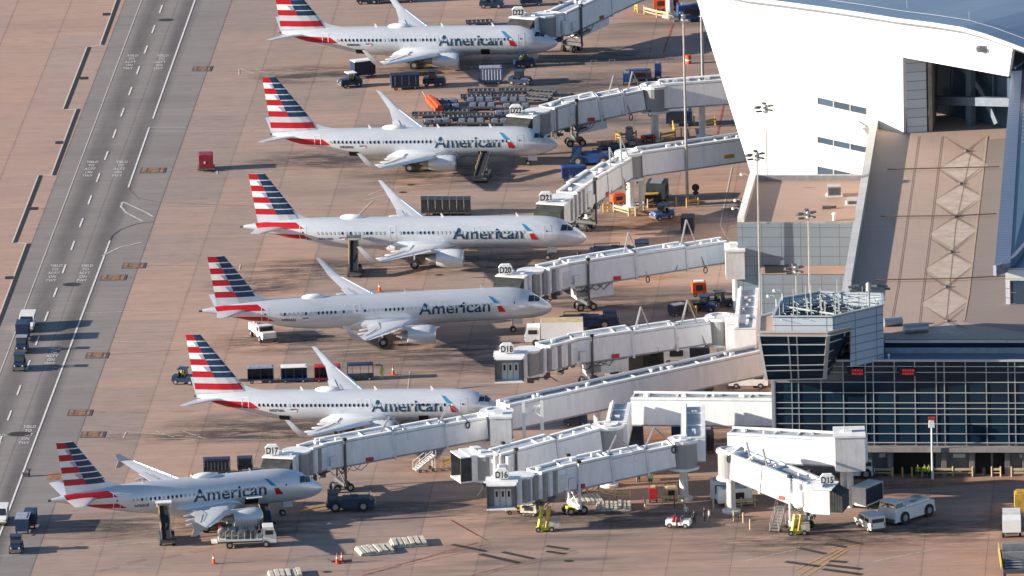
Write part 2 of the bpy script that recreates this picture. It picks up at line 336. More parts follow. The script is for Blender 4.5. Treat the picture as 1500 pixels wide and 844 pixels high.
# words on the road
WORDS=['YIELD','TO','ACFT','ON','TWY']
def roadtext(px,py,name='road_lettering'):
    c=G(px,py)
    b=M()
    for i,wd_ in enumerate(WORDS):
        bm,wd=text_bm(wd_,1.25,.0); e=UH; f=VH; o=c-f*(i*1.95)
        mp={}
        for v in bm.verts: mp[v]=b.bm.verts.new(o+e*((v.co.x-wd/2)*.36)+f*v.co.y+Vector((0,0,.026)))
        for fc in bm.faces:
            try: b.bm.faces.new([mp[v] for v in fc.verts])
            except: pass
        bm.free()
    return struct(b.build(name,LW))
for p in ((194,83),(238,83),(135,239),(178,239),(82,391),(127,391),(80,512),(-2,640),(43,627)): roadtext(*p)
# trench drain (black slot beside a pale kerb, stepping sideways)
DK=mat('drain_grating',(.018,.018,.02),.7); KB=mat('pale_kerb',(.62,.54,.47),.8)
dr=M(); drk=M()
for a,b2,k in (((176,-6),(150,66),0),((150,66),(131,69),1),((131,69),(96,160),0),((96,161),(115,160),2),((115,160),(79,257),0),((79,257),(60,257),1),((60,257),(22,356),0),((22,356),(42,357),2),((42,357),(4,460),0),((4,460),(-20,520),0)):
    A=G(*a);B=G(*b2); e=(B-A).normalized(); s=Vector((-e.y,e.x,0))
    tgt,wd=(dr,.5) if k==0 else (drk,.40)
    Z=Vector((0,0,.03)); tgt.face([A-s*wd/2+Z,B-s*wd/2+Z,B+s*wd/2+Z,A+s*wd/2+Z])
    if k==0: s2=s*(-.55) if s.x>0 else s*.55; Z=Vector((0,0,.028)); drk.face([A+s2*.5+Z,B+s2*.5+Z,B+s2*.85+Z,A+s2*.85+Z])
for (x,y,d) in ((162,21,-1),(117,115,1),(93,209,-1),(43,306,1),(20,407,-1)):
    A=G(x,y); dr.face([A+Vector((0,-.8,.034)),A+Vector((1.1*d,-.8,.034)),A+Vector((1.1*d,.8,.034)),A+Vector((0,.8,.034))])
struct(dr.build('trench_drain',DK)); struct(drk.build('drain_kerb',KB))
for i,(a,b2) in enumerate((((60,64),(20,124)),)): pass
for (x,y,r) in ((243,29.5,1.0),(105,417,1.1),(28,636,1.3),(24,656,.0),(478,300,.0),(590,282,.5),(602,271,.5),(643,403,.5),(833,822,.55),(479,838,.5),(553,535,.5),(1183,790,.5)):
    if r: b=M(); c=G(x,y); b.face([c+Vector((r*math.cos(t)*1.1,r*math.sin(t)*.9,.03)) for t in [i*math.pi/9 for i in range(18)]]); struct(b.build('manhole_cover',LD))
# rusty pit covers beside the road
RUST=mat('rusty_plate',(.42,.20,.09),.8,var=.35,vs_=1.5); 
pits=[(296,101,30),(224,250,38),(196,389.5,34),(166,407,38),(142,521,32),(117,605,34),(136,637,34),(90,698,38)]
PL=['topmost rusty pit cover, beside the road above the rest','rusty pit cover left of the red box','rusty pit cover just above and right of a larger one','wider rusty pit cover close by the right edge of the road','rusty pit cover in front of the convoy shadows','rusty pit cover below the lone white dash','rusty pit cover above the lowest tail fin','plain brown plate beside the lowest tail fin']
for (x,y,wp),lb in zip(pits,PL):
    c=G(x,y); t=thing('pit_cover',lb,'pit cover',(c.x,c.y,0),math.atan2(UH.y,UH.x),'rusty pit covers in the apron')
    L=wp/11.3; D=3.0
    b=M(); b.box((0,0,.03),(L,D,.03)); b.build('frame',DKGREY if 'plain' not in lb else RUST,t)
    b=M(); b.box((0,0,.055),(L-.5,D-.55,.03)); b.build('plate',RUST,t)
    if 'plain' not in lb:
        b=M(); b.box((-L*.25,0,.08),(.18,D-.9,.02)); b.box((L*.25,0,.08),(.18,D-.9,.02)); b.box((0,.5,.08),(L*.45,.16,.02)); b.box((0,-.5,.08),(L*.45,.16,.02)); b.build('slot',DKGREY,t)
# ---------------------------------------------------------------- aircraft
def acpaint(name,col,rough=.33,metal=.25):
    m_,t,b=newmat(name); tc=t.nodes.new('ShaderNodeTexCoord'); g=tc.outputs['Object']
    n1=noise(t,vscale(t,g,(.35,1,1)),.8,4); n2=noise(t,vscale(t,g,(.4,3,3)),2.0,4)
    c=mixc(t,ramp(t,n1,.35,.7),tuple(x*.90 for x in col),col); c=mixc(t,mth(t,'MULTIPLY',ramp(t,n2,.5,.8),.22,clamp=True),c,(.36,.33,.30))
    t.links.new(c,b.inputs['Base Color']); b.inputs['Roughness'].default_value=rough; b.inputs['Metallic'].default_value=metal; b.inputs['Coat Weight'].default_value=.15; return m_
SILVER=acpaint('silver_paint',(.66,.70,.755),.3,.3); WINGM=acpaint('wing_grey',(.60,.63,.67),.38,.25); SLATM=acpaint('slat_metal',(.68,.69,.70),.3,.5); FLAPM=acpaint('flap_grey',(.40,.415,.44),.5,.1)
NACW=acpaint('nacelle_grey',(.64,.675,.72),.32,.25); FINR=mat('fin_red',(.42,.008,.018),.35,var=.06); FINB=mat('fin_blue',(.007,.040,.105),.35,var=.10); FINW=mat('fin_white',(.78,.78,.78),.4,var=.04)
FINL=mat('fin_light_blue',(.30,.38,.52),.4,var=.05); TITLE=mat('title_blue',(.012,.05,.10),.4,var=.05); WND=mat('cabin_window',(.02,.025,.035),.15,var=.2); WSH=mat('window_shade',(.42,.44,.46),.5)
LINE=mat('door_line',(.74,.75,.77),.5); CYAN=mat('symbol_blue',(.03,.25,.48),.4); OPENSHADE=mat('opening_shade',(.012,.012,.014),.8); DOME=mat('antenna_dome',(.80,.80,.78),.4,var=.03)  # near-black colour for openings carries the shade of their interiors
def prof(tab,x):
    if x<=tab[0][0]: return tab[0][1]
    for i,((a,u),(b,v)) in enumerate(zip(tab[:-1],tab[1:])):
        if x<=b:
            # monotone-ish cubic
            m0=(tab[i+1][1]-tab[i-1][1])/(tab[i+1][0]-tab[i-1][0]) if i>0 else (v-u)/(b-a)*1.6
            m1=(tab[i+2][1]-u)/(tab[i+2][0]-a) if i+2<len(tab) else (v-u)/(b-a)
            h=b-a;s=(x-a)/h
            return (2*s**3-3*s*s+1)*u+(s**3-2*s*s+s)*h*m0+(-2*s**3+3*s*s)*v+(s**3-s*s)*h*m1
    return tab[-1][1]
def spec(kind):
    if kind=='B':
        L=38.0; cr=[(0,2.82),(.3,3.16),(.8,3.48),(1.6,3.95),(2.6,4.62),(3.8,5.05),(5.5,5.27),(8,5.3),(24,5.3),(30,5.27),(33,5.18),(35.5,5.03),(37.2,4.87),(38,4.75)]
        be=[(0,2.72),(.3,2.36),(.8,2.05),(1.6,1.72),(2.6,1.5),(3.8,1.38),(5.5,1.31),(8,1.29),(24,1.29),(27,1.55),(30,2.1),(33,2.85),(35.5,3.6),(37.2,4.15),(38,4.4)]
        return dict(L=L,cr=cr,be=be,k=.94,dom=(21.8,1.9),win=(6.7,30.3,3.78),shade=False,xw=13.9,half=17.1,wz=2.0,rc=7.6,kink=5.6,lex=8.4,tc=1.35,dih=.112,eng=(13.3,4.83,1.52,1.05,4.3),wl='blend',xm=19.6,tr=2.86,xn=4.0,stab=(34.6,38.0,7.17,38.4,39.5,4.25,5.2),fin=dict(z0=5.0,z1=12.4,te=(38.1,39.15),le=(31.5,37.35),fil=28.8,zb=12.4,bh=.775),doors=((5.0,3.55,.85,1.85),(31.9,3.75,.8,1.75)),exits=((16.7,3.95,.5,1.0),(17.8,3.95,.5,1.0)),title=(16.3,7.6,2.98,1.75),sym=7.0,reg=(28.9,2.95),holds=((9.9,2.0,1.2,.85),(27.1,2.0,1.3,.9)))
    L=44.51 if kind=='A' else 33.84; c0=0 if kind=='A' else -7.0
    cr=[(0,2.98),(.3,3.45),(.8,3.86),(1.6,4.42),(2.6,5.1),(3.8,5.55),(5.5,5.82),(7,5.87),(L-15,5.87),(L-11,5.87),(L-7,5.75),(L-4,5.5),(L-2,5.25),(L-.6,5.03),(L,4.9)]
    be=[(0,2.86),(.3,2.45),(.8,2.15),(1.6,1.93),(2.6,1.8),(3.8,1.75),(5.5,1.73),(7,1.73),(L-15.5,1.73),(L-11,2.15),(L-7,3.0),(L-4,3.75),(L-2,4.2),(L-.6,4.5),(L,4.62)]
    xw=17.1 if kind=='A' else 10.9
    d=dict(L=L,cr=cr,be=be,k=.955,dom=(L-14.2 if kind=='A' else 14.6,2.1),win=(8.0,L-9.8,4.22),shade=True,xw=xw,half=17.05,wz=2.4,rc=6.6,kink=6.4,lex=8.1,tc=1.5,dih=.105,eng=(xw-1.55,5.75,1.72,1.12,4.4),wl='shark' if kind=='A' else 'fence',
        xm=xw+4.9,tr=3.8,xn=5.07,stab=(L-6.0,L-1.9,6.22,L-2.9,L-1.45,4.65,5.3),fin=dict(z0=5.2,z1=11.76,te=(L-2.0,L-.95),le=(L-8.0,L-3.1),fil=L-9.2,zb=11.76,bh=.77),
        doors=((5.0,4.0,.85,1.9),(L-7.9,4.2,.8,1.8)),exits=(),title=(17.2 if kind=='A' else 16.6,8.1 if kind=='A' else 7.5,3.35,1.75),sym=7.6 if kind=='A' else 6.9,reg=(L-10.0,3.3),holds=((9.3,2.7,1.7,1.0),) if kind=='C' else ())
    if kind=='A': d['doors']=((5.0,4.0,.85,1.9),(14.1,4.1,.75,1.7),(25.0,4.1,.75,1.8),(36.6,4.2,.8,1.8))
    return d
def naca(n=9):
    up=[];xs=[.5*(1-math.cos(math.pi*i/n)) for i in range(n+1)]
    f=lambda x:5*(.2969*math.sqrt(x)-.126*x-.3516*x*x+.2843*x**3-.1036*x**4)
    return [(x,f(x)) for x in xs[::-1]]+[(x,-f(x)*.6) for x in xs[1:-1]]
def aircraft(kind,name,label,x,y,deg,reg,group,open_cargo=False):
    S=spec(kind); th=R(deg); xm=S['xm']
    t=thing(name,label,'airliner',(x-xm*math.cos(th),y-xm*math.sin(th),0),th,group)
    lx=lambda xn: xm-xn
    cr,be,k=S['cr'],S['be'],S['k']
    def sect(xn): 
        c=prof(cr,xn);b=prof(be,xn); return (c+b)/2,(c-b)/2,(c-b)/2*k
    def surf(xn,z,e=.0):
        zc,rz,ry=sect(xn); q=max(-.999,min(.999,(z-zc)/rz)); c=math.sqrt(1-q*q); n=Vector((0,-c/ry,q/rz)).normalized()
        return Vector((lx(xn),-ry*c,z))+n*e
    xs=[0.0,.08,.2,.4,.7,1.1,1.6,2.1,2.6,3.2,3.8,4.6,5.5,7,9,12,16,20]+[S['L']-15+i*1.0 for i in range(15)]+[S['L']-.5,S['L']]
    xs=sorted(set(xs)); NS=40
    b=M(); b.loft([[Vector((lx(q),math.cos(a)*sect(q)[2],sect(q)[0]+math.sin(a)*sect(q)[1])) for a in [2*math.pi*i/NS for i in range(NS)]] for q in xs])
    def paint(bm,quad,mi):
        qx=[p[0] for p in quad]; x0,x1=lx(max(qx)),lx(min(qx)); z0=min(p[1] for p in quad); z1=max(p[1] for p in quad)
        pts=[Vector((lx(p[0]),0,p[1])) for p in quad]; n=len(pts); cen=sum(pts,Vector())/n
        for i in range(n):
            a,c=pts[i],pts[(i+1)%n]; e=c-a; nn=Vector((e.z,0,-e.x)).normalized()
            fs=[f for f in bm.faces if min(v.co.x for v in f.verts)<x1+.1 and max(v.co.x for v in f.verts)>x0-.1 and min(v.co.z for v in f.verts)<z1+.1 and max(v.co.z for v in f.verts)>z0-.1]
            g=fs+list({e_ for f in fs for e_ in f.edges})+list({v for f in fs for v in f.verts})
            bmesh.ops.bisect_plane(bm,geom=g,plane_co=a,plane_no=nn)
        for f in bm.faces:
            c=f.calc_center_median(); c.y=0; ok=True
            for i in range(n):
                a,d=pts[i],pts[(i+1)%n]; e=d-a
                s1=e.x*(c.z-a.z)-e.z*(c.x-a.x); s2=e.x*(cen.z-a.z)-e.z*(cen.x-a.x)
                if s1*s2<0: ok=False;break
            if ok: f.material_index=mi
    L=S['L']
    if kind=='B': paint(b.bm,[(36.6,4.22),(31.2,4.10),(30.1,3.28),(34.9,3.30)],1)
    else:
        paint(b.bm,[(L-1.6,5.35),(L-7.0,5.45),(L-8.1,4.72),(L-2.0,4.58)],1)
        paint(b.bm,[(L-2.6,3.95),(L-7.9,3.95),(L-9.2,3.25),(L-5.2,3.3)],1)
    fus=b.build('fuselage',[SILVER,FINR],t,smooth=True)
    # dome, blade aerials, tail cone nozzle
    zt=prof(cr,S['dom'][0]); b=M(); b.sph((lx(S['dom'][0]),0,zt+.02),1,seg=20,sc=(1.55,.62,.42)); b.build('antenna_dome',DOME,t,smooth=True)
    for q in (9.0,L*.42,L*.66): 
        b=M(); z=prof(cr,q); b.hexa([(lx(q),-.03,z-.05),(lx(q)+.35,-.03,z-.05),(lx(q)+.35,.03,z-.05),(lx(q),.03,z-.05)],[(lx(q)-.15,-.02,z+.42),(lx(q)+.02,-.02,z+.42),(lx(q)+.02,.02,z+.42),(lx(q)-.15,.02,z+.42)]); b.build('blade_aerial',DOME,t)
    zc=sect(L)[0]; b=M(); b.tube((lx(L)+.1,0,zc),(lx(L)-.35,0,zc),.16,.13,n=12); b.build('exhaust_nozzle',DKGREY,t)
    # fin
    F=S['fin']; levels=[]; zb=F['zb']; bh=F['bh']
    for i in range(7): levels+=[zb-i*bh, zb-i*bh-.13]
    zb7=zb-7*bh; levels+=[zb7]; 
    if kind=='B': levels+=[zb7-.75,zb7-1.55,F['z0']]
    else: levels+=[F['z0']-.1]
    def te(z): s=(z-F['z0'])/(F['z1']-F['z0']); return F['te'][0]+(F['te'][1]-F['te'][0])*s
    def le(z):
        s=(z-F['z0'])/(F['z1']-F['z0']); v=F['le'][0]+(F['le'][1]-F['le'][0])*s
        if s<.22: v-= (F['le'][0]-F['fil'])*((.22-s)/.22)**2*(0.0)
        return v
    def fring(z,kk):
        a,c=te(z),le(z); ch=a-c; tk=.055*ch; fr=[0,.22,.505,.75,.93,1.0]; th_=[.02,.5,.95,1,.62,0]
        fx=[a-ch*f for f in fr]
        return [Vector((lx(xx),-tk*h,z)) for xx,h in zip(fx,th_)]+[Vector((lx(xx),tk*h,z)) for xx,h in list(zip(fx,th_))[-2::-1]]
    rings=[fring(z,0) for z in levels]
    def fm(i,j):
        seg=j if j<5 else 9-j   # 0..4 from TE to LE
        if j==10: seg=0
        if i<14:
            band=i//2; gap=(i%2==0); front=seg>=2
            if front: return 2 if not (gap and band>0) else 0
            return 1 if band%2==0 else 3
        if kind=='B' and i==15: return 1
        return 0
    b=M(); b.loft(rings,fm=fm); 
    b.build('tail_fin',[SILVER,FINR,FINB,FINW],t,smooth=False)
    # light blue wedge where white bands meet the blue
    for band in (1,3,5):
        b=M()
        z1=zb-band*bh-.13; z0=zb-(band+1)*bh; 
        for z_,zz in ((z0,z1),):
            a0,c0=te(z0),le(z0); a1,c1=te(z1),le(z1); y0=-.058*(a0-c0); y1=-.058*(a1-c1)
            b.face([(lx(a0-(a0-c0)*.40),y0*.97-.012,z0),(lx(a0-(a0-c0)*.505),y0-.012,z0),(lx(a1-(a1-c1)*.505),y1-.012,z1),(lx(a1-(a1-c1)*.33),y1*.9-.012,z1)])
        b.build('fin_light_blue_band',FINL,t)
    if True:  # dorsal fillet
        b=M(); xr=F['fil']; z0=F['z0']; zt_=prof(cr,xr)
        x2=le(F['z0']+1.3)+.5; rr=[]
        for s in (0,.25,.5,.75,1):
            xx=xr+(x2-xr)*s; zz=prof(cr,xx); h=zz-.15+.05; top=zz+ (1.25*s**2.0) ; wd=.02+.16*s
            rr.append([Vector((lx(xx),-wd*1.4,h-.1)),Vector((lx(xx),-wd*.5,top-.03)),Vector((lx(xx),wd*.5,top-.03)),Vector((lx(xx),wd*1.4,h-.1))])
        b.loft(rr); b.build('dorsal_fillet',SILVER,t,smooth=True)
    # stabilisers
    A=naca(7); s0,s1,hs,t0,t1,z0,z1=S['stab']
    for sg in (-1,1):
        b=M(); rr=[]
        for f in (0,.5,.97,1.0):
            le_=s0+(t0-s0)*f; te_=s1+(t1-s1)*f; ch=(te_-le_)*(1 if f<1 else .6); z=z0+(z1-z0)*f; yy=sg*(.2+(hs-.2)*f)
            rr.append([Vector((lx(le_+p[0]*ch),yy,z+p[1]*.09*ch)) for p in A])
        b.loft(rr); b.build('tailplane',WINGM,t,smooth=True)
    # wings
    A=naca(9); xw,hf,rc,kk=S['xw'],S['half'],S['rc'],S['kink']; y0=1.2
    lexk=xw+(kk-y0)*.54; 
    def LE(yy): return xw+(yy-1.9)*(S['lex']/(hf-1.9)) if yy>kk*.0 else xw
    teR=xw+rc
    def TE(yy):
        tt=LE(hf)+S['tc']
        if yy<=kk: return teR+(yy-1.9)*.03
        return teR+(kk-1.9)*.03+(tt-(teR+(kk-1.9)*.03))*(yy-kk)/(hf-kk)
    def WZ(yy): return S['wz']+(yy-1.9)*S['dih']+ .0022*max(0,yy-6)**2*.6
    for sg in (-1,1):
        st=[(yy,LE(yy)-(0.9 if yy<1.5 else 0),TE(yy),WZ(yy),0,.13 if yy<3 else .115) for yy in (.6,1.9,3.5,kk,9.5,13,hf)]
        b=M(); rr=[]
        for yy,a,c,z,cant,tk in st:
            ch=c-a; rr.append([Vector((lx(a+p[0]*ch),sg*yy,z+p[1]*tk*ch-p[0]*.02*ch)) for p in A])
        b.loft(rr); wing=b.build('wing',WINGM,t,smooth=True)
        # winglet
        if S['wl'] in('blend','shark'):
            H=2.45 if S['wl']=='blend' else 2.4; b=M(); rr=[]; a0,c0,z0_=LE(hf),TE(hf),WZ(hf)
            top=(2.15,.55) 
            for s in (0,.12,.28,.5,.75,1.0):
                cant=min(1,s/.28)*R(78 if S['wl']=='blend' else 80)
                yy=hf+.75*min(1,s/.45)-.0+.28*max(0,s-.3); zz=z0_+H*max(0,(s-.06))**1.0 if s>.1 else z0_+.06*s/.12
                a=a0+(a0+ (c0-a0)+top[0]-a0)*0; le_=a0+(c0-a0)*.15*min(1,s/.2)+ (2.4)*s; ch=(c0-a0)*(1-s)+top[1]*s
                le_=a0+2.55*s; 
                nrm=Vector((0,-sg*math.sin(cant),math.cos(cant)))
                rr.append([Vector((lx(le_+p[0]*ch),sg*yy,zz))+nrm*(p[1]*.09*ch) for p in A])
            b.loft(rr); b.build('winglet',SILVER,t,smooth=True)
        else:
            b=M(); a0,z0_=LE(hf),WZ(hf)
            for zz,u in ((0,1),(0,-1)):
                b.hexa([(lx(a0+.2),sg*hf-.03,z0_),(lx(a0+1.75),sg*hf-.03,z0_),(lx(a0+1.75),sg*hf+.03,z0_),(lx(a0+.2),sg*hf+.03,z0_)],[(lx(a0+1.5),sg*(hf+.05)-.02,z0_+.85*u),(lx(a0+2.1),sg*(hf+.05)-.02,z0_+.85*u),(lx(a0+2.1),sg*(hf+.05)+.02,z0_+.85*u),(lx(a0+1.5),sg*(hf+.05)+.02,z0_+.85*u)])
            b.build('wingtip_fence',FLAPM,t)
        # slat strips, flaps, spoilers, fairings lie on the wing as parts
        for (ya,yb) in ((2.2,kk-1.4),(kk+.2,10.2),(10.4,hf-.6)) :
            b=M(); rr=[]
            for yy in (ya,yb):
                a,c,z=LE(yy),TE(yy),WZ(yy); ch=c-a; d=.13*ch+.12
                rr.append([Vector((lx(a-.03),sg*yy,z-.02)),Vector((lx(a+.18*d),sg*yy,z+.055*ch*.75)),Vector((lx(a+d),sg*yy,z+.062*ch+.035)),Vector((lx(a+d),sg*yy,z+.02)),Vector((lx(a+.2*d),sg*yy,z-.06))])
            b.loft(rr); b.build('slat',SLATM,t)
        for (ya,yb) in ((2.0,kk-.1),(kk+.1,hf*.74)):
            b=M(); rr=[]
            for yy in (ya,yb):
                a,c,z=LE(yy),TE(yy),WZ(yy); ch=c-a; f0=c-.22*ch if yy>kk else c-1.35; dz=-.02*ch*.85
                rr.append([Vector((lx(f0),sg*yy,z+.050*ch*.5+.03)),Vector((lx(c+.12),sg*yy,z+dz-.0)),Vector((lx(c+.12),sg*yy,z+dz-.05)),Vector((lx(f0),sg*yy,z-.05))])
            b.loft(rr); b.build('flap',SLATM if S['wl']!='blend' else WINGM,t)
        for (ya,yb) in ((kk+.3,kk+1.9),(kk+2.0,kk+3.6),(kk+3.7,kk+5.3)):
            b=M(); pts=[]
            for yy,q in ((ya,.66),(ya,.79),(yb,.79),(yb,.66)):
                a,c,z=LE(yy),TE(yy),WZ(yy); ch=c-a; u=q; tkz=5*(.2969*math.sqrt(u)-.126*u-.3516*u*u+.2843*u**3-.1036*u**4)*.115*ch
                pts.append(Vector((lx(a+q*ch),sg*yy,z+tkz-q*.02*ch+.02)))
            b.hexa([p-Vector((0,0,.03)) for p in pts],[p+Vector((0,0,.02)) for p in pts]); b.build('spoiler',FLAPM,t)
        for yy in (kk-1.6,kk+1.7,kk+5.0):
            a,c,z=LE(yy),TE(yy),WZ(yy); b=M(); b.sph((lx(c-.2),sg*yy,z-.28),1,seg=12,sc=(1.55,.17,.24)); b.build('flap_fairing',WINGM,t,smooth=True)
        # engine
        ex,ey,ez,er,el=S['eng']; b=M(); NP=24
        pr=[(0,.86),(.05,.95),(.25,1.04),(.9,1.1),(1.8,1.1),(2.7,1.0),(el-.9,.80),(el-.88,.74)] if kind!='B' else [(0,.86),(.05,.95),(.25,1.03),(.9,1.07),(2.0,1.05),(3.0,.92),(3.6,.78),(3.62,.70)]
        def rg(d,r,flat=0): return [Vector((lx(ex+d),sg*ey+er*r*math.cos(a),ez+er*r*math.sin(a)*(.94 if kind=='B' and math.sin(a)<0 else 1))) for a in [2*math.pi*i/NP for i in range(NP)]]
        b.loft([rg(d,r) for d,r in pr]+[rg(pr[-1][0]-.5,.6)]); e_=b.build('engine_nacelle',NACW,t,smooth=True)
        b=M(); b.loft([rg(.55,.80),rg(.1,.82),rg(-.03,.88),rg(.06,.957),rg(.16,.99)],cap=False); b.build('inlet_lip',SLATM,e_,smooth=True)
        b=M(); b.loft([rg(.54,.81),rg(-.001,.80)],cap=True); b.build('fan',DKGREY,e_)
        b=M(); d0=pr[-1][0]-.6; b.loft([rg(d0,.52),rg(el-.5,.48),rg(el-.1,.42),rg(el-.05,.30),rg(el+.5,.1)]); b.build('exhaust_cone',GREY,e_,smooth=True)
        yy=ey; zt=WZ(yy); b=M(); b.hexa([(lx(ex+1.0),sg*ey-.18,ez+er*.9),(lx(ex+el+1.2),sg*ey-.12,zt-.5),(lx(ex+el+1.2),sg*ey+.12,zt-.5),(lx(ex+1.0),sg*ey+.18,ez+er*.9)],
               [(lx(ex+1.3),sg*ey-.12,ez+er*1.12),(lx(LE(yy)+.3),sg*ey-.12,zt+.12),(lx(LE(yy)+.3),sg*ey+.12,zt+.12),(lx(ex+1.3),sg*ey+.12,ez+er*1.12)]); b.build('pylon',NACW,t)
        # main gear
        b=M(); yg=sg*S['tr']; zt=WZ(abs(yg)); b.tube((lx(xm),yg,zt),(lx(xm),yg,.6),.14,n=8); b.tube((lx(xm),yg-.5,.58),(lx(xm),yg+.5,.58),.09,n=8); b.tube((lx(xm),yg,zt*.55),(lx(xm),yg*.45,zt),.07,n=6)
        gr=b.build('landing_gear',STEEL,t)
        for dy in (-.43,.43):
            b=M(); b.wheel((lx(xm),yg+dy,.58),.58,.38); b.build('wheel',[BLACK,HUB],gr)
    # belly fairing
    b=M(); rr=[]
    for s,wv,h in ((-1.6,.3,.1),(-.6,1.5,.35),(1,2.05,.55),(4,2.2,.62),(7,2.1,.55),(8.8,1.3,.3),(10,.3,.1)):
        zz=prof(be,xw+s); rr.append([Vector((lx(xw+s),wv*math.cos(a),zz+.75+(h+.75)*math.sin(a)*(1 if math.sin(a)<0 else 1.1))) for a in [2*math.pi*i/16 for i in range(16)]])
    b.loft(rr); b.build('belly_fairing',SILVER,t,smooth=True)
    # nose gear
    b=M(); xg=lx(S['xn']); zz=prof(be,S['xn']); b.tube((xg,0,zz+.2),(xg,0,.4),.09,n=8); b.tube((xg,-.28,.38),(xg,.28,.38),.06); b.tube((xg+.1,0,1.0),(xg+.9,0,zz+.1),.05); g=b.build('landing_gear',STEEL,t)
    for dy in (-.2,.2): b=M(); b.wheel((xg,dy,.38),.38,.2); b.build('wheel',[BLACK,HUB],g)
    b=M(); b.box((xg+.6,-.35,zz-.3),(1.2,.04,.7)); b.box((xg+.6,.35,zz-.3),(1.2,.04,.7)); b.build('gear_door',SILVER,t)
    # cockpit glazing
    def patch(q,mi,nm,mt,e=.02,ns=6):
        b=M(); P=lambda u,v: (q[0][0]*(1-u)*(1-v)+q[1][0]*u*(1-v)+q[2][0]*u*v+q[3][0]*(1-u)*v, q[0][1]*(1-u)*(1-v)+q[1][1]*u*(1-v)+q[2][1]*u*v+q[3][1]*(1-u)*v)
        g=[[b.bm.verts.new(surf(*P(i/ns,j/ns),e)) for j in range(ns+1)] for i in range(ns+1)]
        for i in range(ns):
            for j in range(ns): b.bm.faces.new((g[i][j],g[i+1][j],g[i+1][j+1],g[i][j+1]))
        return b.build(nm,mt,t)
    if kind=='B': W=(((3.1,4.05),(2.45,4.0),(2.4,4.45),(2.95,4.55)),((2.38,3.98),(1.85,3.85),(1.75,4.02),(2.3,4.42)))
    else: W=(((3.25,4.25),(2.45,4.2),(2.35,4.82),(3.05,4.92)),((2.38,4.18),(1.75,4.08),(1.6,4.42),(2.28,4.78)))
    for q in W: patch(q,0,'cockpit_window',GLASS,.03)
    b=M(); 
    zf=(4.05,4.5) if kind=='B' else (4.3,4.85); xa,xb=(1.68,2.42) if kind=='B' else (1.55,2.4)
    for sg in (-1,1):
        pts=[]
        for q,fr in ((xa,.82),(xa,.04),(xb,.04),(xb,.62)):
            zc,rz,ry=sect(q); pts.append(Vector((lx(q)+.03,sg*ry*fr*.95,zc+rz*math.sqrt(1-(fr*.95)**2)+.03)))
        b.face(pts)
    b.build('windscreen',GLASS,t)
    # windows
    x0,x1,zw=S['win']; sp=.533; n=int((x1-x0)/sp); proto={}
    zc,rz,ry=sect(16); q=(zw-zc)/rz; ang=math.asin(q)
    for st,mt in (('d',WND),('s',WSH)):
        b=M(); hw,hh=.13,.19; pts=[(hw*math.cos(a)*1.15,hh*math.sin(a)*1.15) for a in [math.pi/8+i*math.pi/4 for i in range(8)]]
        b.hexa([(p[0],-.0,p[1]) for p in pts],[(p[0],-.03,p[1]) for p in pts]); bmesh.ops.recalc_face_normals(b.bm,faces=b.bm.faces)
        me=bpy.data.meshes.new('window'); b.bm.to_mesh(me); b.bm.free(); me.materials.append(mt); proto[st]=me
    r2=random.Random(int(abs(x*100)))
    for i in range(n+1):
        xx=x0+i*sp
        if any(abs(xx-d[0])<.75 for d in S['doors']): continue
        shade=(r2.random()<(.55 if S['shade'] and not kind=='x' else .12))
        if S['title'][1]-.2<xx<S['title'][0]+.2: shade=r2.random()<.9
        p=surf(xx,zw,.0); link('window',proto['s' if shade else 'd'],t,p,(-ang,0,0))
    # doors (thin raised outline)
    def ring(cx,cz,wd,ht,nm,lw=.07,mt=LINE):
        b=M(); 
        def seg(a,c):
            nn=8; L_=[(a[0]+(c[0]-a[0])*i/nn,a[1]+(c[1]-a[1])*i/nn) for i in range(nn+1)]
            ho=abs(a[1]-c[1])<.01
            for (u,v),(u2,v2) in zip(L_[:-1],L_[1:]):
                if ho: b.face([surf(u,v-lw/2,.025),surf(u2,v2-lw/2,.025),surf(u2,v2+lw/2,.025),surf(u,v+lw/2,.025)])
                else: b.face([surf(u-lw/2,v,.025),surf(u+lw/2,v,.025),surf(u2+lw/2,v2,.025),surf(u2-lw/2,v2,.025)])
        x0_,x1_,z0_,z1_=cx-wd/2,cx+wd/2,cz-ht/2,cz+ht/2
        seg((x0_,z0_),(x1_,z0_));seg((x1_,z0_),(x1_,z1_));seg((x1_,z1_),(x0_,z1_));seg((x0_,z1_),(x0_,z0_))
        return b.build(nm,mt,t)
    for cx,cz,wd,ht in S['doors']: 
        d=ring(cx,cz,wd,ht,'cabin_door'); b=M(); pp=surf(cx,zw+.05,.02); b.box(pp,(.16,.04,.2)); b.build('door_window',WND,d)
    for cx,cz,wd,ht in S['exits']: ring(cx,cz,wd,ht,'exit_door',.06)
    for h in S['holds']:
        cx,cz,wd,ht=h; patch(((cx+wd/2,cz-ht/2),(cx-wd/2,cz-ht/2),(cx-wd/2,cz+ht/2),(cx+wd/2,cz+ht/2)),0,'cargo_hatch',OPENSHADE,.03)
        if kind=='C':
            b=M(); p=surf(cx,cz+ht/2+.05,.05); b.box((p.x,p.y-.55,p.z+.12),(wd+.2,1.25,.08)); b.build('cargo_door',WHITE,t)
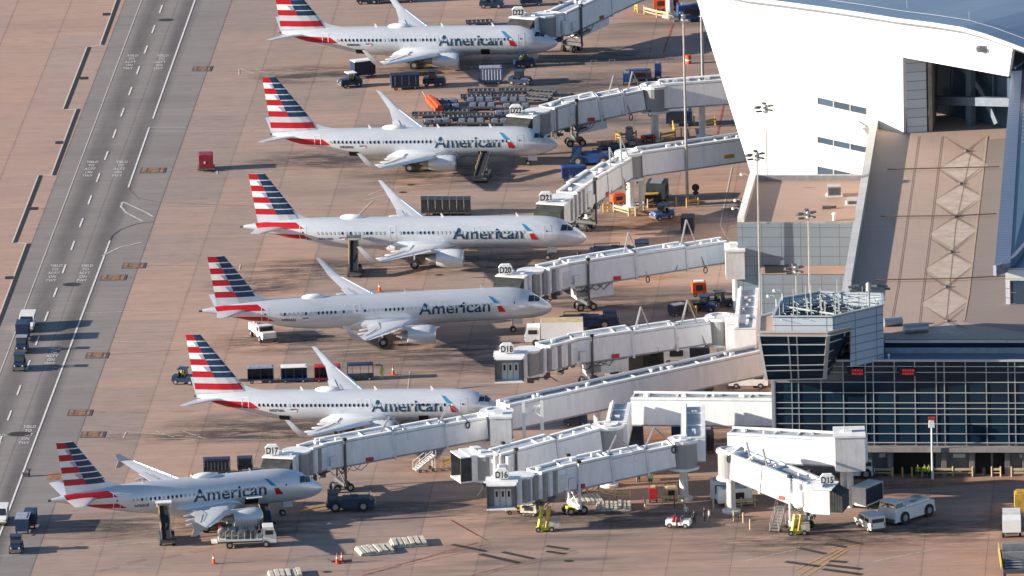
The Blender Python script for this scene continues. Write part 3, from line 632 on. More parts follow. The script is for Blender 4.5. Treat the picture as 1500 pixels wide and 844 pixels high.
    # title, symbol, registration, flag
    def wrap(txt,xa,xb,z0,h,bold,nm,mt,e=.03,arc=True):
        bm,wd=text_bm(txt,h,bold,xa-xb)
        zmin=min(v.co.y for v in bm.verts); zmax=max(v.co.y for v in bm.verts); zz=zmin+.12
        while zz<zmax:
            bmesh.ops.bisect_plane(bm,geom=bm.verts[:]+bm.edges[:]+bm.faces[:],plane_co=(0,zz,0),plane_no=(0,1,0)); zz+=.12
        for v in bm.verts:
            zc,rz,ry=sect(xa-v.co.x); s0=math.asin(max(-1,min(1,(z0-zc)/rz))); z=zc+rz*math.sin(s0+v.co.y/rz) if arc else z0+v.co.y
            v.co=surf(xa-v.co.x,z,e)
        bmesh.ops.recalc_face_normals(bm,faces=bm.faces)
        me=bpy.data.meshes.new(nm); bm.to_mesh(me); bm.free(); me.materials.append(mt); return link(nm,me,t)
    xa,xb,z0,h=S['title']; wrap('American',xa,xb,z0,h*.86,.016,'airline_title',TITLE)
    s=S['sym']+.25; zs=z0+.15
    patch(((s-.30,zs+.85),(s-.95,zs+.80),(s-.0,zs+1.62),(s+.45,zs+1.72)),0,'symbol_blue',CYAN,.03)
    patch(((s-.85,zs-.30),(s-1.75,zs-.32),(s-1.15,zs+.52),(s-.62,zs+.50)),0,'symbol_red',FINR,.03)
    patch(((s-.72,zs+.56),(s-1.10,zs+.56),(s-.95,zs+.74),(s-.50,zs+.72)),0,'symbol_white',LINE,.03)
    wrap(reg,S['reg'][0],S['reg'][0]-1.75,S['reg'][1],.36,.03,'registration',TITLE)
    fx=S['reg'][0]-2.6; fz=S['reg'][1]
    patch(((fx,fz),(fx-.8,fz),(fx-.8,fz+.42),(fx,fz+.42)),0,'flag',LINE,.03); patch(((fx,fz+.2),(fx-.36,fz+.2),(fx-.36,fz+.42),(fx,fz+.42)),0,'flag_canton',CYAN,.045); patch(((fx-.36,fz+.28),(fx-.8,fz+.28),(fx-.8,fz+.42),(fx-.36,fz+.42)),0,'flag_stripe',FINR,.045)
    return t
GA='silver airliners with striped tails lined up at the gates'
aircraft('B','airliner','topmost silver airliner, its tail fin cut by the top of the photo, at gate D23',7.161,126.616,-4.498,'N983NN',GA)
aircraft('B','airliner','silver airliner at gate D22 with a pool of dark baggage dollies behind its nose',6.576,66.741,-3.871,'N820NN',GA)
aircraft('A','airliner','long silver airliner at gate D21 with a black belt loader at its rear hold',9.784,14.143,-4.120,'N101AN',GA)
aircraft('A','airliner','long silver airliner at gate D20 with a white lavatory truck under its tail',5.057,-22.409,5.705,'N993AN',GA)
aircraft('B','airliner','silver airliner with its nose behind the long raised walkway, carts parked behind its wing',-1.270,-72.109,-4.708,'N937NN',GA)
aircraft('C','airliner','shortest silver airliner, turned uphill at gate D17, with a fuel truck under its wing',-23.440,-108.335,16.554,'N765US',GA)
# ---------------------------------------------------------------- terminal
def panelmat(name,col,line,uv,su,sz,wd=.035,rough=.5,var=.08,metal=0,off=0):
    m_,t,b=newmat(name); geo=t.nodes.new('ShaderNodeNewGeometry'); P=geo.outputs['Position']
    n=nd(t,'ShaderNodeVectorMath',operation='DOT_PRODUCT'); t.links.new(P,n.inputs[0]); n.inputs[1].default_value=uv; u=n.outputs['Value']
    sx=nd(t,'ShaderNodeSeparateXYZ'); t.links.new(P,sx.inputs[0]); z=mth(t,'ADD',sx.outputs[2],off)
    def jl(x,s):
        f=mth(t,'FRACT',mth(t,'DIVIDE',x,s)); return mth(t,'LESS_THAN',mth(t,'MINIMUM',f,mth(t,'SUBTRACT',1.0,f)),wd/s)
    cb=nd(t,'ShaderNodeCombineXYZ'); t.links.new(mth(t,'FLOOR',mth(t,'DIVIDE',u,su)),cb.inputs[0]); t.links.new(mth(t,'FLOOR',mth(t,'DIVIDE',z,sz)),cb.inputs[1])
    wn=nd(t,'ShaderNodeTexWhiteNoise'); t.links.new(cb.outputs[0],wn.inputs['Vector'])
    c=mixc(t,wn.outputs['Value'],tuple(x*(1-var) for x in col),tuple(min(1,x*(1+var)) for x in col))
    nn=noise(t,vscale(t,P,(.5,.5,.12)),1.0,5); c=mixc(t,mth(t,'MULTIPLY',ramp(t,nn,.5,.75),.2,clamp=True),c,tuple(x*.7 for x in col))
    c=mixc(t,mth(t,'MAXIMUM',jl(u,su),jl(z,sz)),c,line); t.links.new(c,b.inputs['Base Color']); b.inputs['Roughness'].default_value=rough; b.inputs['Metallic'].default_value=metal; return m_
def roofmat(name,col,col2,sc=.15,lines=0,uv=(1,0,0),su=1.0,rough=.75,metal=0,lw=.06,lc=.6):
    m_,t,b=newmat(name); geo=t.nodes.new('ShaderNodeNewGeometry'); P=geo.outputs['Position']
    n1=noise(t,P,sc,5,.65); n2=noise(t,vscale(t,P,(.25,1.8,1)),1.0,5,.7)
    c=mixc(t,ramp(t,n1,.3,.7),col,col2); c=mixc(t,mth(t,'MULTIPLY',ramp(t,n2,.45,.75),.3,clamp=True),c,tuple(x*.62 for x in col2))
    if lines:
        n=nd(t,'ShaderNodeVectorMath',operation='DOT_PRODUCT'); t.links.new(P,n.inputs[0]); n.inputs[1].default_value=uv
        f=mth(t,'FRACT',mth(t,'DIVIDE',n.outputs['Value'],su)); c=mixc(t,mth(t,'MULTIPLY',mth(t,'LESS_THAN',f,lw/su),lines),c,tuple(x*lc for x in col))
    t.links.new(c,b.inputs['Base Color']); b.inputs['Roughness'].default_value=rough; b.inputs['Metallic'].default_value=metal; return m_
Z=Vector((0,0,1))
# --- white hall
P0=G(1122,325,0)
def _err(a):
    n=Vector((math.sin(a),math.cos(a),0)).normalized()*-1   # placeholder normal for d=(cos,-sin)
    d=Vector((math.cos(a),-math.sin(a),0)); n=d.cross(Z)
    return onplane(1198,142,P0,n).z-onplane(1270,158,P0,n).z
lo,hi=R(5),R(80); 
for _ in range(50):
    mid=(lo+hi)/2
    if _err(lo)*_err(mid)<=0: hi=mid
    else: lo=mid
WA=(lo+hi)/2; WD=Vector((math.cos(WA),-math.sin(WA),0)); WN=WD.cross(Z)   # WN faces the camera/left
print('hall angle',math.degrees(WA),'top',onplane(1020,0,P0,WN).z,onplane(1483,72,P0,WN).z,'pod',onplane(1283,180,P0,WN).z)
W=lambda x,y,o=0: onplane(x,y,P0,WN)+WN*o
HALLP=panelmat('hall_panel',(.82,.81,.78),(.68,.67,.65),WD,1.9,1.25,.03,.5,.02)
MET=roofmat('blue_grey_metal',(.27,.35,.46),(.20,.27,.38),.05,.5,WD,2.2,rough=.35,metal=.6)
FASC=mat('blue_grey_shaded_fascia',(.20,.23,.30),.4,.3); WHT=mat('bright_white',(.84,.84,.82),.5,var=.03); PANE=glassmat('window_pane',(.035,.06,.09),.08)
hall=thing('terminal_hall','tall white panelled terminal hall with a leaning left edge and a blue metal roof','terminal building',W(1300,200)*1.0-Z*W(1300,200).z)
def slab(pts,off,name,mt,parent):   # polygon given as world points, thickness along off
    b=M(); b.hexa([p+off for p in pts],list(pts)); return b.build(name,mt,parent,world=True)
base=lambda p: Vector((p.x,p.y,0))
wl,wr=base(W(1122,325)),base(W(1322,200))
top=[(1018,-9),(1060,-2),(1100,6),(1150,12),(1210,20),(1265,28),(1322,37)]
slab([W(x,y) for x,y in top]+[wr+Z*0,wl],-WN*.5,'wall',HALLP,hall)
top2=[(1322,37.2),(1370,43),(1415,50),(1450,60),(1483,72)]
slab([W(x,y,.002) for x,y in top2]+[W(1477,112,.002),W(1400,98,.002),W(1322.2,84,.002)],-WN*.5,'wall',HALLP,hall)
allt=[(980,-15)]+top+top2[1:]+[(1520,86)]
# roof: edge band, bright gutter, sheet running back
b=M(); BK=-WN
edge=[W(x,y) for x,y in allt]
for a,c in zip(edge[:-1],edge[1:]):
    b.hexa([a+WN*.02-Z*.02,c+WN*.02-Z*.02,c-WN*.5-Z*.02,a-WN*.5-Z*.02],[a+WN*.65+Z*.6,c+WN*.65+Z*.6,c-WN*.5+Z*.6,a-WN*.5+Z*.6])
b.build('eave',FASC,hall,world=True)  # shade of the undercut is put into this darker blue-grey colour
b=M()
for a,c in zip(edge[:-1],edge[1:]): b.tube(a+WN*.72+Z*.78,c+WN*.72+Z*.78,.26,n=8)
b.build('gutter',WHT,hall,world=True)
b=M(); nb=10; rows=[]
for k in range(nb+1):
    s=k*9.0; rows.append([b.bm.verts.new(p+WN*.5+Z*(.98+.9*math.sin(min(1,s/60)*1.5))+BK*s) for p in edge])
for k in range(nb):
    for i in range(len(edge)-1): b.bm.faces.new((rows[k][i],rows[k][i+1],rows[k+1][i+1],rows[k+1][i]))
b.build('roof',MET,hall,world=True)
b=M()
for x,y in ((1153,-3),(1253,10),(1325,20),(1416,38)):
    p=W(x,y)+BK*.5+Z*.7; b.tube(p,p+Z*1.1,.05)
rl=[W(x,y)+BK*.5+Z*1.75 for x,y in allt]; b.path(rl,.03,n=5)
b.build('roof_rail',STEEL,hall,world=True)
b=M(); p=W(1431,14)+BK*14+Z*1.2; b.tube(p,p+Z*1.6,.08); b.path([p+Z*.3,p+WD*25+Z*.3],.05); b.build('lightning_rod',WHT,hall,world=True)
b=M(); p=W(1441,71,.35); b.box(p,(1.2,.5,.9)); b.box(p+Vector((-.5,-.4,.1)),(.5,.5,.5)); b.build('wall_light',GREY,hall,world=True)
b=M(); 
for (x,y),(x2,y2) in zip([(1024,24),(1100,22.5),(1200,36),(1300,51)],[(1100,22.5),(1200,36),(1300,51),(1365,61)]): b.beam(W(x,y,.03),W(x2,y2,.03),.05,.09)
b.build('wall_joint',GREY,hall,world=True)
for (ya,yb,sl) in ((142,152.5,16),(199.5,209,15.5),(243,256,15)):
    for k in range(3):
        xa=1198+k*24.2; xb=xa+23.6; s0=sl*(k*24.2)/72; s1=sl*(k*24.2+23.6)/72
        q=[(xa,ya+s0),(xb,ya+s1),(xb,yb+s1),(xa,yb+s0)]
        f=slab([W(x,y,.03) for x,y in q],-WN*.1,'window',PANE,hall)
        b=M(); pts=[W(x,y,.06) for x,y in q]
        for a,c in zip(pts,pts[1:]+pts[:1]): b.beam(a,c,.10,.10)
        b.build('window_frame',STEEL,f,world=False) if False else b.build('window_frame',STEEL,hall,world=True)
# recess
Rf=W(1322,195); PO=16.0
def at(x,y,back): return onplane(x,y,P0-WN*back,WN)
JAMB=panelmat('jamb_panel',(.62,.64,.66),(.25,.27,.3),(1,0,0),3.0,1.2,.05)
j0=W(1322,84,-.52); 
pj=[base(W(1322,84,-.52))+Vector((0,0,PO)),]
a=base(W(1322.5,100,-.55)); c=a+Vector((2.6,.4,0)); 
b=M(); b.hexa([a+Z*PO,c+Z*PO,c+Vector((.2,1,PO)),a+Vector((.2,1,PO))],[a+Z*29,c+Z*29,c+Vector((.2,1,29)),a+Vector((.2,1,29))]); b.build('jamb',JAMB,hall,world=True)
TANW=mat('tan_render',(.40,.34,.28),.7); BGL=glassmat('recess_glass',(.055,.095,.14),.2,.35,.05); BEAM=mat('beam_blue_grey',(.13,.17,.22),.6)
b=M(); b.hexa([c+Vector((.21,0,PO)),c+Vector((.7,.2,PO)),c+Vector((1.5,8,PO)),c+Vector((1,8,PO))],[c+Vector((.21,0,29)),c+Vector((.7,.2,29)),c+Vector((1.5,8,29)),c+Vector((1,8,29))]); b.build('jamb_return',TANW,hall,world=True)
slab([at(1330,60,11),at(1530,95,11),base(at(1530,200,11))+Z*PO,base(at(1330,200,11))+Z*PO],-WN*.3,'recess_glazing',BGL,hall)
b=M(); 
for (x,y0,y1) in ((1365,88,190),(1392,95,190),(1425,100,190),(1455,108,190)): b.beam(at(x,y0,10.6),base(at(x,y1,10.6))+Z*PO,.18,.18)
b.build('recess_mullion',BEAM,hall,world=True)
b=M(); b.beam(at(1335,146,8),at(1500,150,8),.8,1.1); b.build('recess_beam',BEAM,hall,world=True)
b=M()
for x0,x1 in ((1418,1428),): b.beam(at(x0+4,100,9),base(at(x0+4,190,9))+Z*PO,.9,.9)
b.build('recess_column',BEAM,hall,world=True)
b=M(); ar=[at(1388+i*8,92+ (i*i)*1.1,9.4) for i in range(10)]
for p,q in zip(ar[:-1],ar[1:]): b.beam(p,q,.3,.7)
b.build('recess_arch',BEAM,hall,world=True)
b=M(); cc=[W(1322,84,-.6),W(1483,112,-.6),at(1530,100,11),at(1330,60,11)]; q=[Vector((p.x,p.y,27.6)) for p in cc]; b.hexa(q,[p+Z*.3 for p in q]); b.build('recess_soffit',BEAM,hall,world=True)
# --- raised deck (podium)
DECK=roofmat('deck_concrete',(.42,.30,.235),(.36,.28,.235),.10,.4,(1,0,0),3.2)
DECK2=roofmat('deck_brown',(.27,.215,.185),(.24,.195,.175),.2,.5,(0,1,0),1.1)
PARA=panelmat('parapet_panel',(.50,.49,.47),(.30,.29,.28),(0,1,0),3.0,50,.05)
DKW=mat('deck_wall',(.28,.29,.31),.7)
q=lambda x,y,h=PO: G(x,y,h)
deckp=[q(1228,497),q(1620,497),q(1640,150),q(1283,176)]
deck=thing('terminal_deck','broad tan upper deck with star-shaped drainage stains, between white hall and glass concourse','deck',base(deckp[0]))
b=M(); b.prism([(p.x,p.y) for p in deckp],0.0,PO); b.build('slab',[DECK],deck,world=True)
b=M(); a=q(1240,432);c=q(1283,177); e=(c-a).normalized(); a=a-e*22; b.beam(a+Z*.55,c+Z*.55,.95,1.1); b.build('parapet',PARA,deck,world=True)
def dsheet(pts,z,name,mt,parent=deck):
    b=M(); b.face([Vector((p.x,p.y,PO+z)) for p in [q(*r) for r in pts]]); return b.build(name,mt,parent,world=True)
dsheet([(1446,205),(1500,200),(1560,497),(1409,472),(1420,424),(1436,310)],.02,'ramp_surface',DECK2)
def ptmat(name,col,ed):
    m_,t,b=newmat(name); geo=t.nodes.new('ShaderNodeNewGeometry'); n1=noise(t,geo.outputs['Position'],.5,5,.7)
    t.links.new(mth(t,'MULTIPLY',ramp(t,n1,-.2,.75),ed,clamp=True),b.inputs['Alpha']); b.inputs['Base Color'].default_value=(*col,1); b.inputs['Roughness'].default_value=.8; return m_
PALE=ptmat('pale_drain_patch',(.60,.49,.41),.95); STN=ptmat('drain_stain',(.25,.15,.10),.6); LBR=mat('joint_brown',(.17,.10,.07),.8); LTN=mat('joint_pale',(.50,.36,.24),.8)
dr_=[(1415.6,222),(1407,270),(1399,318),(1393,370),(1386,421),(1388,471)]
for i,(x,y) in enumerate(dr_):
    s=26; 
    kk_=46 if i<5 else 23
    dsheet([(x-37,y+min(25,kk_-2)),(x-1,y+2),(x+32,y+min(20,kk_-2)),(x-3,y+kk_)],.03,'pale_patch',PALE)
    for dx,dy in ((-36,23),(31,17),(-33,-22),(30,-24)):
        if i==5 and dy>0: dy=12
        e=Vector((dx,dy)).normalized(); s_=Vector((-e.y,e.x))*1.9; dsheet([(x-s_.x,y-s_.y),(x+s_.x,y+s_.y),(x+dx+s_.x*.1,y+dy+s_.y*.1),(x+dx-s_.x*.1,y+dy-s_.y*.1)],.045,'drain_stain',STN)
    b=M(); p=q(x,y); b.tube(p,p+Z*.25,.35,.25,n=10); b.build('roof_drain',DKGREY,deck,world=True)
def dline(pts,w_,name,mt,z=.05):
    P=[q(*r)+Z*z for r in pts]; b=M()
    for a,c in zip(P[:-1],P[1:]):
        e=(c-a).normalized(); s_=Vector((-e.y,e.x,0))*w_/2; b.face([a-s_,c-s_,c+s_,a+s_])
    b.build(name,mt,deck,world=True)
dline([(1346,200),(1315,420),(1306,470)],.09,'deck_joint',LBR); dline([(1380,200),(1349,450),(1346,480)],.09,'deck_joint',LBR); dline([(1424,215),(1400,330),(1386,470)],.06,'deck_joint',LBR); dline([(1446,200),(1419,430),(1412,470)],.22,'deck_joint',LTN)
for pts in (((1300,252),(1385,250),(1464,248)),((1290,321),(1400,320),(1460,317)),((1280,414),(1400,412),(1475,408))):
    b=M(); b.path([q(*r)+Z*.35 for r in pts],.09,n=6); b.build('deck_pipe',LBR,deck,world=True)
for (x,y,wd) in ((1308,478,2.2),(1342,488,3.0)):
    b=M(); p=q(x,y); b.tube(p+Vector((-wd/2,0,.5)),p+Vector((wd/2,.6,.5)),.55,n=14); b.build('roof_duct',STEEL,deck,world=True,smooth=True)
# --- blue roofed wing at the right edge
BCOR=roofmat('blue_corrugated',(.16,.21,.31),(.19,.25,.36),.1,.55,(0,1,0),.9,rough=.4,metal=.4,lw=.3,lc=.6)
wing_=thing('blue_roofed_wing','building wing with a blue ribbed metal roof at the right edge of the photo','building',base(q(1480,447)))
HB=28.0;HF=21.3
A1=G(1484,74,HB);B1=G(1457,390,HF);B2=G(1502,357,HF+.4);B3=G(1560,330,HF+.6);A2=G(1560,74,HB+.3)
A1i=A1+Vector((1.3,0,0));B1i=G(1480,385,HF+.1); 
b=M(); b.hexa([A1-Z*.5,A1i-Z*.5,B1i-Z*.5,B1-Z*.5],[A1,A1i,B1i,B1]); b.build('roof_strip',BCOR,wing_,world=True)
b=M(); b.hexa([A1i-Z*.6,A2-Z*.6,B3-Z*.6,B2-Z*.6,B1i-Z*.6+Vector((0.01,0,0))],[A1i-Z*.15,A2-Z*.15,B3-Z*.15,B2-Z*.15,B1i-Z*.15]); b.build('glazed_roof',BGL,wing_,world=True)
b=M(); ee=[B1,G(1470,386,HF),G(1485,376,HF+.2),B2,B3]
for p,r_ in zip(ee[:-1],ee[1:]): b.beam(p-Z*.55,r_-Z*.55,.5,1.3)
b.build('front_eave',FASC,wing_,world=True)
b=M(); 
for k in range(12):
    s=.25+.018*k; p=A1i.lerp(B1i,s)+Vector((.5,0,.12)); b.beam(p,p+Vector((1.6,0,0)),.25,.12)
b.build('roof_louvre',STEEL,wing_,world=True)
f0=G(1474,446,PO);f1=G(1620,446,PO)
b=M(); b.hexa([f0,f1,f1+Vector((0,.4,0)),f0+Vector((0,.4,0))],[p+Z*(HF-PO-.8) for p in (f0,f1,f1+Vector((0,.4,0)),f0+Vector((0,.4,0)))]); b.build('front_wall',JAMB,wing_,world=True)
b=M(); b.hexa([f0+Vector((.5,-.1,0)),f1+Vector((0,-.1,0)),f1,f0+Vector((.5,-.01,0))],[p+Z*3.0 for p in (f0+Vector((.5,-.1,0)),f1+Vector((0,-.1,0)),f1,f0+Vector((.5,-.01,0)))]); b.build('window',PANE,wing_,world=True)
b=M()
for k in range(5): p=f0+Vector((.5+k*1.25,-.14,0)); b.beam(p,p+Z*3,.08,.08)
for z_ in (.1,1.5,3.0): b.beam(f0+Vector((.5,-.14,z_)),f0+Vector((6,-.14,z_)),.08,.08)
b.build('window_frame',STEEL,wing_,world=True)
b=M(); b.hexa([f0+Vector((0.2,.4,0)),f1+Vector((0,.4,0)),A2*1-Z*A2.z+Z*PO,base(A1)+Vector((1.6,-2,PO))],[f0+Vector((0.2,.4,HF-PO-.8)),f1+Vector((0,.4,HF-PO-.8)),A2-Z*1.2,A1+Vector((1.6,-2,-1.2))]); b.build('side_wall',BGL,wing_,world=True)
# --- grey annex building left of the deck
ANX=panelmat('annex_panel',(.19,.25,.30),(.13,.15,.17),(1,0,0),2.45,1.25,.05,var=.05,off=.35)
HA=11.4
a0,a1,a2,a3=G(1080,328,HA),G(1250,328,HA),G(1266,264,HA),G(1098,264,HA)
anx=thing('annex_building','low grey panelled annex with a tan flat roof, in front of the white hall','building',base((a0+a1)/2))
TAN=roofmat('tan_roof',(.40,.27,.20),(.36,.255,.205),.12); 
b=M(); b.prism([(p.x,p.y) for p in (a0,a1,a2,a3)],0,HA); b.build('wall',ANX,anx,world=True)
ins=lambda p,dx,dy: Vector((p.x+dx,p.y+dy,HA+.02))
b=M(); b.face([ins(a0,.2,.2),ins(a1,0,.2),ins(a2,0,-.2),ins(a3,.2,-.2)]); b.build('roof',TAN,anx,world=True)
b=M(); b.beam(a0+Vector((.45,0,.45)),a3+Vector((.45,0,.45)),.85,.9); b.build('side_parapet',WHITE,anx,world=True)
b=M(); b.beam(a3+Vector((0,0,.35)),a2+Vector((0,0,.35)),.7,.7); b.build('back_parapet',GREY,anx,world=True)
b=M(); b.beam(a0+Vector((0,.16,.1)),a1+Vector((0,.16,.1)),.3,.2); b.build('front_coping',GREY,anx,world=True)
e0,e1=G(1115,402.5,5.9),G(1243,402.5,5.9)
b=M(); b.prism([(e0.x,e0.y),(e1.x,e1.y),(e1.x,a0.y+.5),(e0.x,a0.y+.5)],0,5.9); b.build('lower_wall',ANX,anx,world=True)
b=M(); b.face([Vector((e0.x,e0.y+.2,5.93)),Vector((e1.x,e1.y+.2,5.93)),Vector((e1.x,a0.y-.01,5.93)),Vector((e0.x,a0.y-.01,5.93))]); b.build('lower_roof',TAN,anx,world=True)
b=M(); p=G(1121,401,5.9); b.box((p.x+1.5,p.y+2.1,5.98),(3.0,4.0,.1)); b.build('dark_opening_slab',OPENSHADE,anx,world=True)  # flat near-black slab paints in the shade of a roof opening
def rooftop_unit(x,y,h,sz,label,parent=None):
    p=G(x,y,h); t=thing('rooftop_unit',label,'rooftop unit',p+Z*.03)
    b=M(); b.box((0,0,sz[2]/2+.15),sz); b.build('casing',GREY,t)
    b=M(); b.box((0,0,.08),(sz[0]+.4,sz[1]+.4,.15)); b.build('curb',WHITE,t)
    b=M(); b.box((0,-sz[1]/2-.02,sz[2]/2+.15),(sz[0]*.8,.04,sz[2]*.7)); b.build('grille',DKGREY,t)
rooftop_unit(1222,287,HA,(1.7,1.6,1.2),'square louvred rooftop unit on the tan annex roof'); rooftop_unit(1250,299,HA,(1.6,2.0,.5),'low flat rooftop unit by the deck parapet on the annex roof')
b=M(); p=G(1222,323,HA); b.tube(p,p+Z*.8,.22,n=10); b.tube(p+Z*.8,p+Z*1.0,.34,.2,n=10); tag(b.build('roof_vent',WHT),'small white mushroom vent near the front edge of the annex roof','vent')
b=M(); p=G(1211,306,HA); b.box(p+Z*.2,(1.1,.5,.4)); b.tube(p+Z*.2+Vector((.5,0,0)),p+Vector((1.2,.3,.2)),.12); tag(b.build('roof_drain',DKGREY),'small dark drain fitting in the middle of the annex roof','drain')
# --- control tower and glass concourse
CW0,CW1=G(1136,697,0),G(1500,698,0); CD=(CW1-CW0).normalized(); CN=CD.cross(Z)
C=lambda x,y,o=0: onplane(x,y,CW0,CN)+CN*o
conc=thing('glass_concourse','long concourse building with a dark gridded glass front and bollards before its doors','concourse',base(CW0))
HR=C(1300,528.7).z; HG=C(1270,652).z; print('concourse roof',HR,HG)
CGL=glassmat('curtain_glass',(.006,.022,.042),.16,.4,.08,.28); MUL=mat('mullion',(.50,.53,.56),.4,.3,var=.05); CONC=mat('grey_concrete',(.26,.25,.25),.8,var=.12,vs_=.4,streak=.3); SLATE=roofmat('slate_roof',(.17,.20,.235),(.15,.18,.215),.3,rough=.6)
CFAS=mat('blue_fascia',(.25,.33,.42),.5)
ex=C(1500,650); far=CW0+CD*48
def wallpt(s,z,o=0): return CW0+CD*s+Z*z+CN*o
sx=lambda x,y=600: (C(x,y)-CW0).dot(CD)
SEND=sx(1500)+9
dy=Vector((0,1,0))
b=M(); f_=[wallpt(0,0,-1.5),wallpt(SEND,0,-1.5),wallpt(SEND,0,-26),wallpt(0,0,-26)]; 
b.hexa([wallpt(0,HG,-.3),wallpt(SEND,HG,-.3),wallpt(SEND,HG,-7),wallpt(0,HG,-7)],[wallpt(0,HR-.2,-.3),wallpt(SEND,HR-.2,-.3),wallpt(SEND,HR-.2,-7),wallpt(0,HR-.2,-7)]); b.build('structure_core',CONC,conc,world=True)
b=M(); b.hexa([wallpt(0.1,HR-.19,-.1),wallpt(SEND,HR-.19,-.1),wallpt(SEND,HR-.19,-6.9),wallpt(0.1,HR-.19,-6.9)],[wallpt(0.1,HR,-.1),wallpt(SEND,HR,-.1),wallpt(SEND,HR,-6.9),wallpt(.1,HR,-6.9)]); b.build('roof',SLATE,conc,world=True)
xs_=[1136,1160.5,1170.5,1203.5,1236,1268.5,1280,1311,1341,1372,1384,1415,1445.5,1477.5,1487.5,1520,1552]
ys_=[529,536.4,545,559.5,575,589.7,598,606.6,620.5,635,648]; zs_=[C(1300,y).z for y in ys_]; ss_=[sx(x) for x in xs_]
zt_l=C(1200,556).z
for i in range(len(ss_)-1):
    for (k0,k1) in ((0,3),(3,6),(6,10)):
        z1,z0=zs_[k0],zs_[k1]
        if ss_[i]<sx(1222)-1.0 and k0==0: continue
        b=M(); b.hexa([wallpt(ss_[i],z0,-.2),wallpt(ss_[i+1],z0,-.2),wallpt(ss_[i+1],z1,-.2),wallpt(ss_[i],z1,-.2)],[wallpt(ss_[i],z0,0),wallpt(ss_[i+1],z0,0),wallpt(ss_[i+1],z1,0),wallpt(ss_[i],z1,0)]); b.build('window_bay',CGL,conc,world=True)
b=M()
for i,s in enumerate(ss_):
    zt_=zs_[0] if s>sx(1222) else zt_l; b.beam(wallpt(s,HG,.05),wallpt(s,zt_,.05),.12,.10)
for z_ in zs_: b.beam(wallpt(0 if z_<zt_l else sx(1210),z_,.12),wallpt(SEND,z_,.12),.08,.09)
b.beam(wallpt(-.1,HG,.1),wallpt(-.1,zt_l,.1),.35,.35)
b.build('mullion_grid',MUL,conc,world=True)
b=M(); b.beam(wallpt(sx(1215),HR+.1,.1),wallpt(SEND,HR+.1,.1),.35,.22); b.build('coping',MUL,conc,world=True)
b=M(); b.beam(wallpt(0,HG-.35,.35),wallpt(SEND,HG-.35,.35),1.4,.55); b.build('ledge',CONC,conc,world=True)
b=M(); b.hexa([wallpt(0,0,-1.2),wallpt(SEND,0,-1.2),wallpt(SEND,0,-1.6),wallpt(0,0,-1.6)],[wallpt(0,HG-.1,-1.2),wallpt(SEND,HG-.1,-1.2),wallpt(SEND,HG-.1,-1.6),wallpt(0,HG-.1,-1.6)]); b.build('base_wall',CONC,conc,world=True)
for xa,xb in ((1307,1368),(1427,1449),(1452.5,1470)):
    b=M(); b.hexa([wallpt(sx(xa),0,-1.19),wallpt(sx(xb),0,-1.19),wallpt(sx(xb),0,-1.1),wallpt(sx(xa),0,-1.1)],[wallpt(sx(xa),2.95,-1.19),wallpt(sx(xb),2.95,-1.19),wallpt(sx(xb),2.95,-1.1),wallpt(sx(xa),2.95,-1.1)]); b.build('doorway',OPENSHADE,conc,world=True)  # openings are flat panels, their inner shade painted near-black
for xa in (1272,1302,1381,1422,1474,1500): b=M(); s=sx(xa); b.beam(wallpt(s,0,-.4),wallpt(s,HG-.62,-.4),.6,.6); b.build('column',CONC,conc,world=True)
for xa,wd in ((1403,1.5),(1290,.8),(1497,.9)): b=M(); s=sx(xa); b.beam(wallpt(s-wd/2,2.3,-1.1),wallpt(s+wd/2,2.3,-1.1),.1,.5); b.build('wall_sign',WHT,conc,world=True)
for xa,wd in ((1461,.9),(1468,.5)): b=M(); s=sx(xa); b.beam(wallpt(s-wd/2,3.1,-1.0),wallpt(s+wd/2,3.1,-1.0),.1,.45); b.build('door_sign',DKGREY,conc,world=True)
# clerestory behind the roof
b=M(); c0,c1=G(1296,513,HR)-Vector((0,1.3,0)),G(1620,513,HR)-Vector((0,1.3,0)); b.beam(c0+Z*.35+Vector((0,-.15,0)),c1+Z*.35+Vector((0,-.15,0)),.3,.7); b.build('fascia_band',CFAS,conc,world=True)
b=M(); b.beam(c0+Z*1.0+Vector((0,-.08,0)),c1+Z*1.0+Vector((0,-.08,0)),.2,.55); b.build('clerestory_glass',CGL,conc,world=True)
b=M(); b.beam(c0+Z*1.45+Vector((0,-.2,0)),c1+Z*1.45+Vector((0,-.2,0)),.4,.2)
for k in range(9): p=c0+Vector((1.5+k*2.9,-.22,.7)); b.beam(p,p+Z*.7,.1,.1)
b.build('clerestory_frame',MUL,conc,world=True)
# dot matrix signs
LED=mat('led_red',(.75,.03,.05),.5,emit=.12)
for (xa,xb,lb) in ((1244,1268,'left of the two red dot matrix gate signs high on the glass front'),(1318,1342,'right of the two red dot matrix gate signs high on the glass front')):
    s0,s1=sx(xa),sx(xb); t=thing('led_sign',lb,'led sign',wallpt((s0+s1)/2,C(xa,549).z,.35),0,'red dot matrix signs')
    b=M(); b.beam(wallpt(s0,C(xa,543.5).z,.35),wallpt(s1,C(xa,543.5).z,.35),.3,.95); b.build('casing',BLACK,t,world=True)
    rr=random.Random(int(xa)); b=M()
    for row in range(2):
        s=s0+.45
        while s<s1-.25:
            w_=rr.choice((.12,.18,.26)); z_=C(xa,543.5).z+.2-row*.4
            b.beam(wallpt(s,z_,.52),wallpt(s+w_,z_,.52),.02,.26); s+=w_+.07
    o_=b.build('lit_characters',LED,t,world=True); o_['kind']='stuff'
    b=M(); b.beam(wallpt(s0-.35,C(xa,546).z,.3),wallpt(s0-.35,C(xa,536).z,.3),.2,.2); b.build('bracket',DKGREY,t,world=True)
